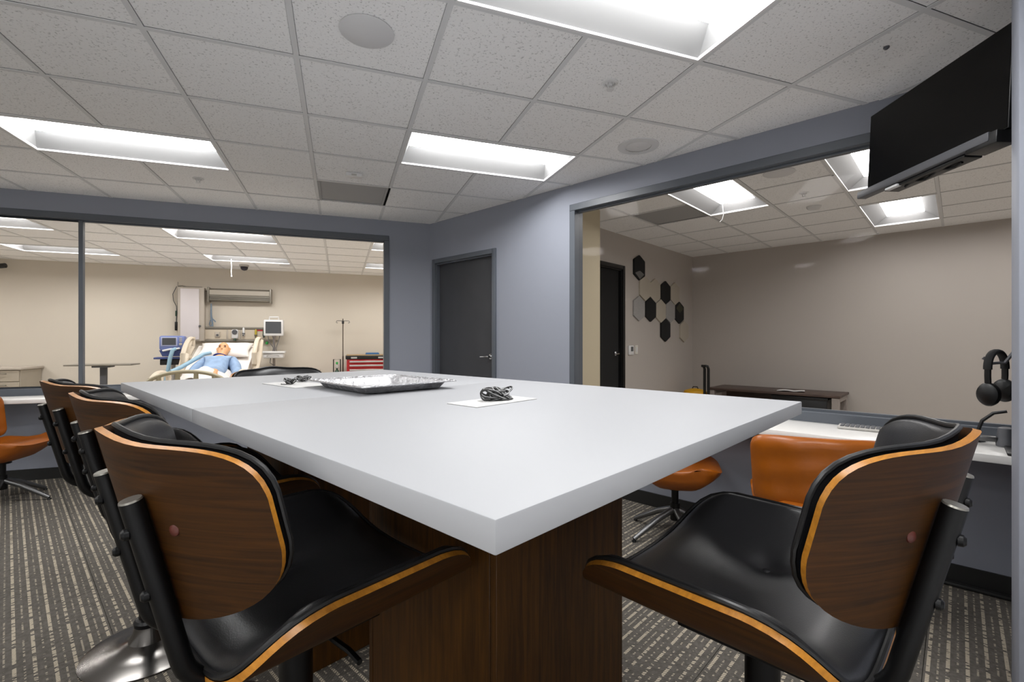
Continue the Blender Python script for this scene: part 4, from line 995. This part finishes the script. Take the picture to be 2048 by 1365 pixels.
# arched footboard with two hand openings
fb = MB(); OX = .47
def arch(x): return .60 + .26 * math.sqrt(max(0, 1 - (x / OX) ** 2)) ** .8
pts = [(-OX + 2 * OX * k / 28) for k in range(29)]
fb.tube([(x, 7.08, arch(x)) for x in pts], [.030] * 29, 10, flat=.8)
fb.tube([(x, 7.08, arch(x) * .86 - .015) for x in pts[4:25]], .022, 8)
for x in (-.30, -.10, .10, .30): fb.tube([(x * 1.0, 7.08, arch(x) * .86 - .02), (x, 7.08, arch(x))], [.03, .026], 8)
fb.box(-.44, .44, 7.06, 7.10, .30, .66, bev=.015)
fb.build('footboard', M['olive'], bed)
def rail(sx, y0, y1, zoff, h, nm='side_rail'):
    """moulded rail panel with an opening, following the raised back"""
    b = MB(); n = 20
    P = []
    for k in range(n + 1):
        f = k / n; y = y0 + (y1 - y0) * f
        P.append((sx * .50, y, bz(y) + zoff + h * math.sin(math.pi * min(1, max(0, .04 + f * .92))) ** .35))
    b.tube(P, .035, 10, flat=.7)
    b.tube([(sx * .50, y0 + .03, bz(y0) + zoff), (sx * .50, (y0 + y1) / 2, bz((y0 + y1) / 2) + zoff - .01), (sx * .50, y1 - .03, bz(y1) + zoff)], .035, 10)
    for f in (.02, .5, .98):
        y = y0 + (y1 - y0) * f; b.tube([(sx * .5, y, bz(y) + zoff), (sx * .5, y, bz(y) + zoff + h * .75)], .035, 10)
    b.tube([(sx * .47, (y0 + y1) / 2, bz((y0 + y1) / 2) + zoff), (sx * .42, (y0 + y1) / 2, bz((y0 + y1) / 2) - .19)], .03, 8)
    b.build(nm, M['cream'], bed)
for sx in (-1, 1):
    rail(sx, 8.78, 9.36, .0, .25); rail(sx, 7.45, 8.15, -.02, .20)
    b = MB(); b.tube([(sx * .52, 8.72, .72), (sx * .53, 9.0, .98), (sx * .53, 9.28, 1.26)], [.05, .055, .045], 10, flat=.6); b.build('rail_cover', M['cream'], bed)
# pillow
pil = A_thing('pillow', 'white pillow behind the manikin head on the raised bed back', 'pillow', PB + .02, 9.16, bz(9.16) + .005)
an = math.atan(.47)
Mp = Matrix.Rotation(an, 4, 'X')
def pl(s, u, k):
    a, c = s * 2 - 1, u * 2 - 1; e = (1 - abs(a) ** 4) * (1 - abs(c) ** 4); cor = .05 * (abs(a) * abs(c)) ** 3
    return Mp @ Vector((.37 * a * (1 + cor - .06 * (1 - abs(c))), .24 * c * (1 + cor * 1.5 - .05 * (1 - abs(a))), .055 + k * (.055 * max(0, e) ** .5 + .004) + .008 * math.sin(a * 7 + c * 3) * e))
b = MB(); b.shell(lambda s, u: pl(s, u, 1), lambda s, u: pl(s, u, -1), 20, 16); b.build('pillowcase', M['linen'], pil, 80)
# manikin: one body grown over a skeleton
man = A_thing('training_manikin', 'bald training manikin in a blue gown lying propped up in the bed', 'manikin', PB + .03, 0, 0)
def skin_obj(name, V, E, rad, m, parent, root=0, lev=2):
    me = bpy.data.meshes.new(name); me.from_pydata(V, E, []); o = link(name, me, parent)
    sk = o.modifiers.new('skin', 'SKIN'); sk.use_smooth_shade = True
    for i, r in enumerate(rad):
        d = me.skin_vertices[0].data[i]; d.radius = r if isinstance(r, tuple) else (r, r); d.use_root = (i == root)
    o.modifiers.new('sub', 'SUBSURF').levels = lev; o.modifiers['sub'].render_levels = lev
    dg = bpy.context.evaluated_depsgraph_get(); n = bpy.data.meshes.new_from_object(o.evaluated_get(dg))
    o.modifiers.clear(); o.data = n; n.materials.clear(); n.materials.append(m); return o
def on(y, h, x=0): return (x, y, bz(y) + h)
V = [on(8.10, .12), on(8.30, .13), on(8.53, .13), on(8.68, .125), on(8.78, .13), on(8.84, .14), on(8.89, .15), on(8.94, .165), on(8.98, .17),
     on(8.68, .10, -.17), on(8.44, .08, -.27), on(8.24, .08, -.29), on(8.14, .09, -.27), on(8.68, .10, .17), on(8.44, .08, .27), on(8.24, .08, .29), on(8.14, .09, .27),
     on(7.75, .09, -.10), on(7.40, .07, -.12), on(7.75, .09, .10), on(7.40, .07, .12)]
E = [(0, 1), (1, 2), (2, 3), (3, 4), (4, 5), (5, 6), (6, 7), (7, 8), (3, 9), (9, 10), (10, 11), (11, 12), (3, 13), (13, 14), (14, 15), (15, 16), (0, 17), (17, 18), (0, 19), (19, 20)]
rad = [.13, .12, .13, .12, .055, .062, .085, .092, .072, .065, .045, .032, .03, .065, .045, .032, .03, .075, .045, .075, .045]
skin_obj('body', V, E, rad, M['skin'], man)
# head features on the face side (towards the foot of the bed and up)
hc = Vector(on(8.95, .168)); fdir = Vector((0, -.93, .37)).normalized(); up = Vector((0, .37, .93)).normalized(); rt = Vector((1, 0, 0))
def face_pt(a, h, out): return hc + rt * a + up * h + fdir * out
b = MB()
def hd(s, u):
    th, ph = math.pi * u, 2 * math.pi * s; x, y, z = math.sin(th) * math.cos(ph), math.sin(th) * math.sin(ph), math.cos(th)
    jaw = 1 - .22 * max(0, -z) ; r = Vector((x * .082 * jaw, y * .098 * (1 - .1 * max(0, -z)), z * .118))
    return hc + rt * r.x + fdir * (r.y) + up * r.z
b.grid(hd, 28, 20); hd_o = b.build('head', M['skin'], man, 80)
b = MB(); b.tube([face_pt(0, .02, .09), face_pt(0, -.005, .108), face_pt(0, -.022, .112), face_pt(0, -.028, .095)], [.008, .011, .015, .008], 8); b.build('nose', M['skin'], hd_o)
for sx in (-1, 1):
    b = MB(); b.lathe([(.0, -.006), (.013, -.003), (.013, .003), (.0, .006)], 12, M=Matrix.Translation(face_pt(sx * .033, .012, .086)) @ fdir.to_track_quat('Z', 'Y').to_matrix().to_4x4()); b.build('eye', M['eye'], hd_o)
    b = MB(); b.tube([face_pt(sx * .018, .034, .090), face_pt(sx * .035, .038, .088), face_pt(sx * .05, .032, .078)], .005, 6); b.build('brow', M['lip'], hd_o)
    b = MB(); b.tube([face_pt(sx * .078, .03, .0), face_pt(sx * .092, .01, -.005), face_pt(sx * .086, -.02, .0), face_pt(sx * .078, -.03, .005)], [.008, .014, .012, .007], 8); b.build('ear', M['skin'], hd_o)
b = MB(); b.tube([face_pt(-.024, -.055, .082), face_pt(0, -.053, .092), face_pt(.024, -.055, .082)], [.005, .009, .005], 8); b.build('mouth', M['lip'], hd_o)
Vg = [on(7.95, .11), on(8.30, .14), on(8.52, .14), on(8.66, .125), on(8.66, .115, -.18), on(8.50, .10, -.26), on(8.36, .09, -.30), on(8.26, .085, -.30), on(8.66, .115, .18), on(8.50, .10, .26), on(8.36, .09, .30), on(8.26, .085, .30)]
Eg = [(0, 1), (1, 2), (2, 3), (3, 4), (4, 5), (5, 6), (6, 7), (3, 8), (8, 9), (9, 10), (10, 11)]
skin_obj('gown', Vg, Eg, [(.19, .15), (.18, .14), (.17, .14), (.13, .10), .095, .085, .07, .06, .095, .085, .07, .06], M['gown'], man)
b = MB(); b.tube([on(8.935, .115, .10 * math.cos(a)) if False else (.098 * math.cos(a), 8.76 + .035 * math.sin(a), bz(8.76) + .125 + .06 * math.sin(a + 3.4)) for a in [2 * math.pi * k / 20 for k in range(20)]], .016, 8, closed=True); b.build('collar', M['navy'], man)
bl = A_thing('bed_sheet', 'white sheet drawn over the manikin legs up to the waist', 'sheet', PB, 0)
def bs_(s, u):
    x = -.44 + .88 * s; y = 7.18 + 1.22 * u; body = .22 * math.exp(-((x - .03) / .21) ** 2) * (1 if y > 7.4 else .5 + .5 * (y - 7.18) / .22)
    return Vector((x, y + .05 * math.sin(x * 7) * u, bz(y) + .012 + body + .012 * math.sin(x * 23 + y * 9) + .010 * math.sin(y * 17 - x * 8)))
b = MB(); b.shell(bs_, lambda s, u: bs_(s, u) - Vector((0, 0, .008)), 36, 40); b.build('sheet', M['linen'], bl, 80)
# ventilator on its stand
t = A_thing('ventilator', 'blue ventilator with grey screen on a stand left of the bed', 'ventilator', -2.60, 9.32, 0, None, R(8))
b = MB(); b.box(-.17, .17, -.16, .14, 1.10, 1.335, bev=.03); b.build('housing', M['vblue'], t)
b = MB(); b.box(-.145, .075, -.172, -.158, 1.165, 1.315, bev=.006); fr = b.build('screen_bezel', mat('pale_violet', 'a9b0cf', .4), t)
b = MB(); b.box(-.125, .058, -.176, -.1725, 1.185, 1.30, bev=.002, seg=1); b.build('screen', M['scr_grey'], fr)
b = MB(); b.lathe([(.022, 0), (.022, .02), (.0, .022)], 14, M=Matrix.Translation((.12, -.16, 1.20)) @ Matrix.Rotation(R(90), 4, 'X'))
for k in range(3): b.box(.10, .14, -.166, -.158, 1.24 + .025 * k, 1.255 + .025 * k, bev=.002, seg=1)
b.build('control', M['ltgrey'], t)
b = MB(); b.shell(lambda s, u: Vector(((-.17 + .34 * s) * (1 - .25 * (1 - u)), -.15 + .28 * 1 - .0, 1.0 + .10 * u)), lambda s, u: Vector(((-.17 + .34 * s) * (1 - .25 * (1 - u)), -.15, 1.0 + .10 * u)), 6, 4); b.build('lower_housing', M['vdark'], t)
b = MB(); b.box(-.24, .20, -.18, .16, .955, .985, bev=.008); b.build('shelf', M['vdark'], t)
b = MB(); b.box(-.16, .17, -.15, .14, .86, .954, bev=.01); b.build('power_box', M['black_pl'], t)
b = MB(); b.lathe([(.03, .06), (.03, .86)], 14); 
for a in range(4):
    d = Vector((math.cos(R(90 * a + 45)), math.sin(R(90 * a + 45)), 0)); b.tube([Vector((0, 0, .09)), d * .28 + Vector((0, 0, .03))], .02, 8)
b.build('stand', M['ltgrey'], t)
b = MB(); b.tube([(.05, -.17, 1.12), (.02, -.22, 1.10), (-.01, -.24, .98), (-.04, -.26, .75), (-.08, -.27, .5), (-.09, -.27, .35)], .03, 12); b.build('breathing_hose', M['hose'], t)
b = MB(); b.tube([(-.12, -.165, 1.09), (-.02, -.185, 1.115), (.09, -.18, 1.125), (.10, -.165, 1.13)], .016, 8); b.build('connector', M['white_pl'], t)
# second hose lying over the manikin's right arm
t = A_thing('patient_hose', 'pale blue hose running over the manikin right shoulder', 'hose', PB - .2, 0)
b = MB(); b.tube([(-.28, 8.15, .80), (-.2, 8.35, .86), (-.1, 8.55, .95), (.0, 8.72, 1.04), (.08, 8.80, 1.06)], .03, 10); b.build('hose', M['hose'], t)
# overbed table and cabinets at the left
t = A_thing('overbed_table', 'overbed table with thin top and one grey post, right of the mullion', 'overbed table', -3.41, 9.0)
b = MB(); b.box(-.42, .40, -.19, .19, .875, .897, bev=.006); b.build('tabletop', M['lampgrey'], t)
b = MB(); b.box(-.12, .10, -.10, .10, .845, .874, bev=.006); b.build('bracket', M['grey_pl'], t)
b = MB(); b.box(-.045, .035, -.03, .03, .10, .845, bev=.006); b.build('post', M['grey_pl'], t)
b = MB(); b.box(-.06, .06, -.3, .3, .055, .10, bev=.008); b.box(-.3, .06, .24, .3, .055, .10, bev=.008); b.build('base', M['lampgrey'], t)
for y in (-.27, .27):
    b = MB(); b.lathe([(.024, -.01), (.026, 0), (.024, .01)], 12, M=Matrix.Translation((.0, y, .027)) @ Matrix.Rotation(R(90), 4, 'Y')); b.build('caster', M['black_pl'], t)
for k in range(3):
    x1 = -4.70 - .95 * k
    t = A_thing('base_cabinet', ['beige ward base cabinet nearest the mullion, lower left', 'beige ward base cabinet cut by the left picture edge', 'beige ward base cabinet beyond the left picture edge'][k], 'cabinet', x1, QF - .01, 0, 'beige cabinets along the ward wall')
    b = MB(); b.box(-.945, -.003, -.56, 0, .10, .80, bev=.003, seg=1); b.build('body', M['cabinet'], t)
    b = MB(); b.box(-.93, -.02, -.50, -.02, .002, .10); b.build('plinth', M['base'], t)
    for j, (z0, z1) in enumerate(((.62, .79), (.40, .61), (.12, .39))):
        for m2 in range(2):
            xa = -.935 + .468 * m2; b = MB(); b.box(xa, xa + .455, -.58, -.561, z0, z1, bev=.003, seg=1); d = b.build('drawer', M['cabinet'], t)
            b = MB(); b.tube([(xa + .16, -.581, z1 - .05), (xa + .16, -.60, z1 - .05), (xa + .30, -.60, z1 - .05), (xa + .30, -.581, z1 - .05)], .006, 6); b.build('pull', M['lampgrey'], d)
t = A_thing('ward_worktop', 'beige worktop over the ward base cabinets at the far left', 'worktop', -4.69, QF - .01)
b = MB(); b.box(-2.86, .02, -.60, 0, .801, .835, bev=.004); b.build('worktop', M['cream2'], t)
t = A_thing('bedside_bench', 'low pale bench against the ward wall between bed and infusion stand', 'bench', -.66, 9.85)
b = MB(); b.box(-.28, .30, -.22, .22, .66, .70, bev=.01); b.build('top', M['cream2'], t)
for sx in (-.24, .26):
    for sy in (-.18, .18):
        b = MB(); b.tube([(sx, sy, .003), (sx, sy, .66)], .015, 8); b.build('leg', M['desk_leg'], t)
t = A_thing('blue_card', 'small blue card clipped behind the right bed rail', 'card', PB + .37, 9.50, 1.10)
b = MB(); b.box(-.045, .045, -.006, .006, -.065, .065, bev=.002, seg=1); b.build('card', M['bluecl'], t)
t = A_thing('green_ball', 'small bright green knob hanging below the ward rail', 'knob', -1.31, QF - .09, 1.21)
b = MB(); b.lathe([(.0, -.03), (.022, -.02), (.028, 0), (.02, .02), (.0, .03)], 14); b.tube([(0, 0, .02), (0, .01, .022)], .006, 6); b.build('knob', M['lime'], t)
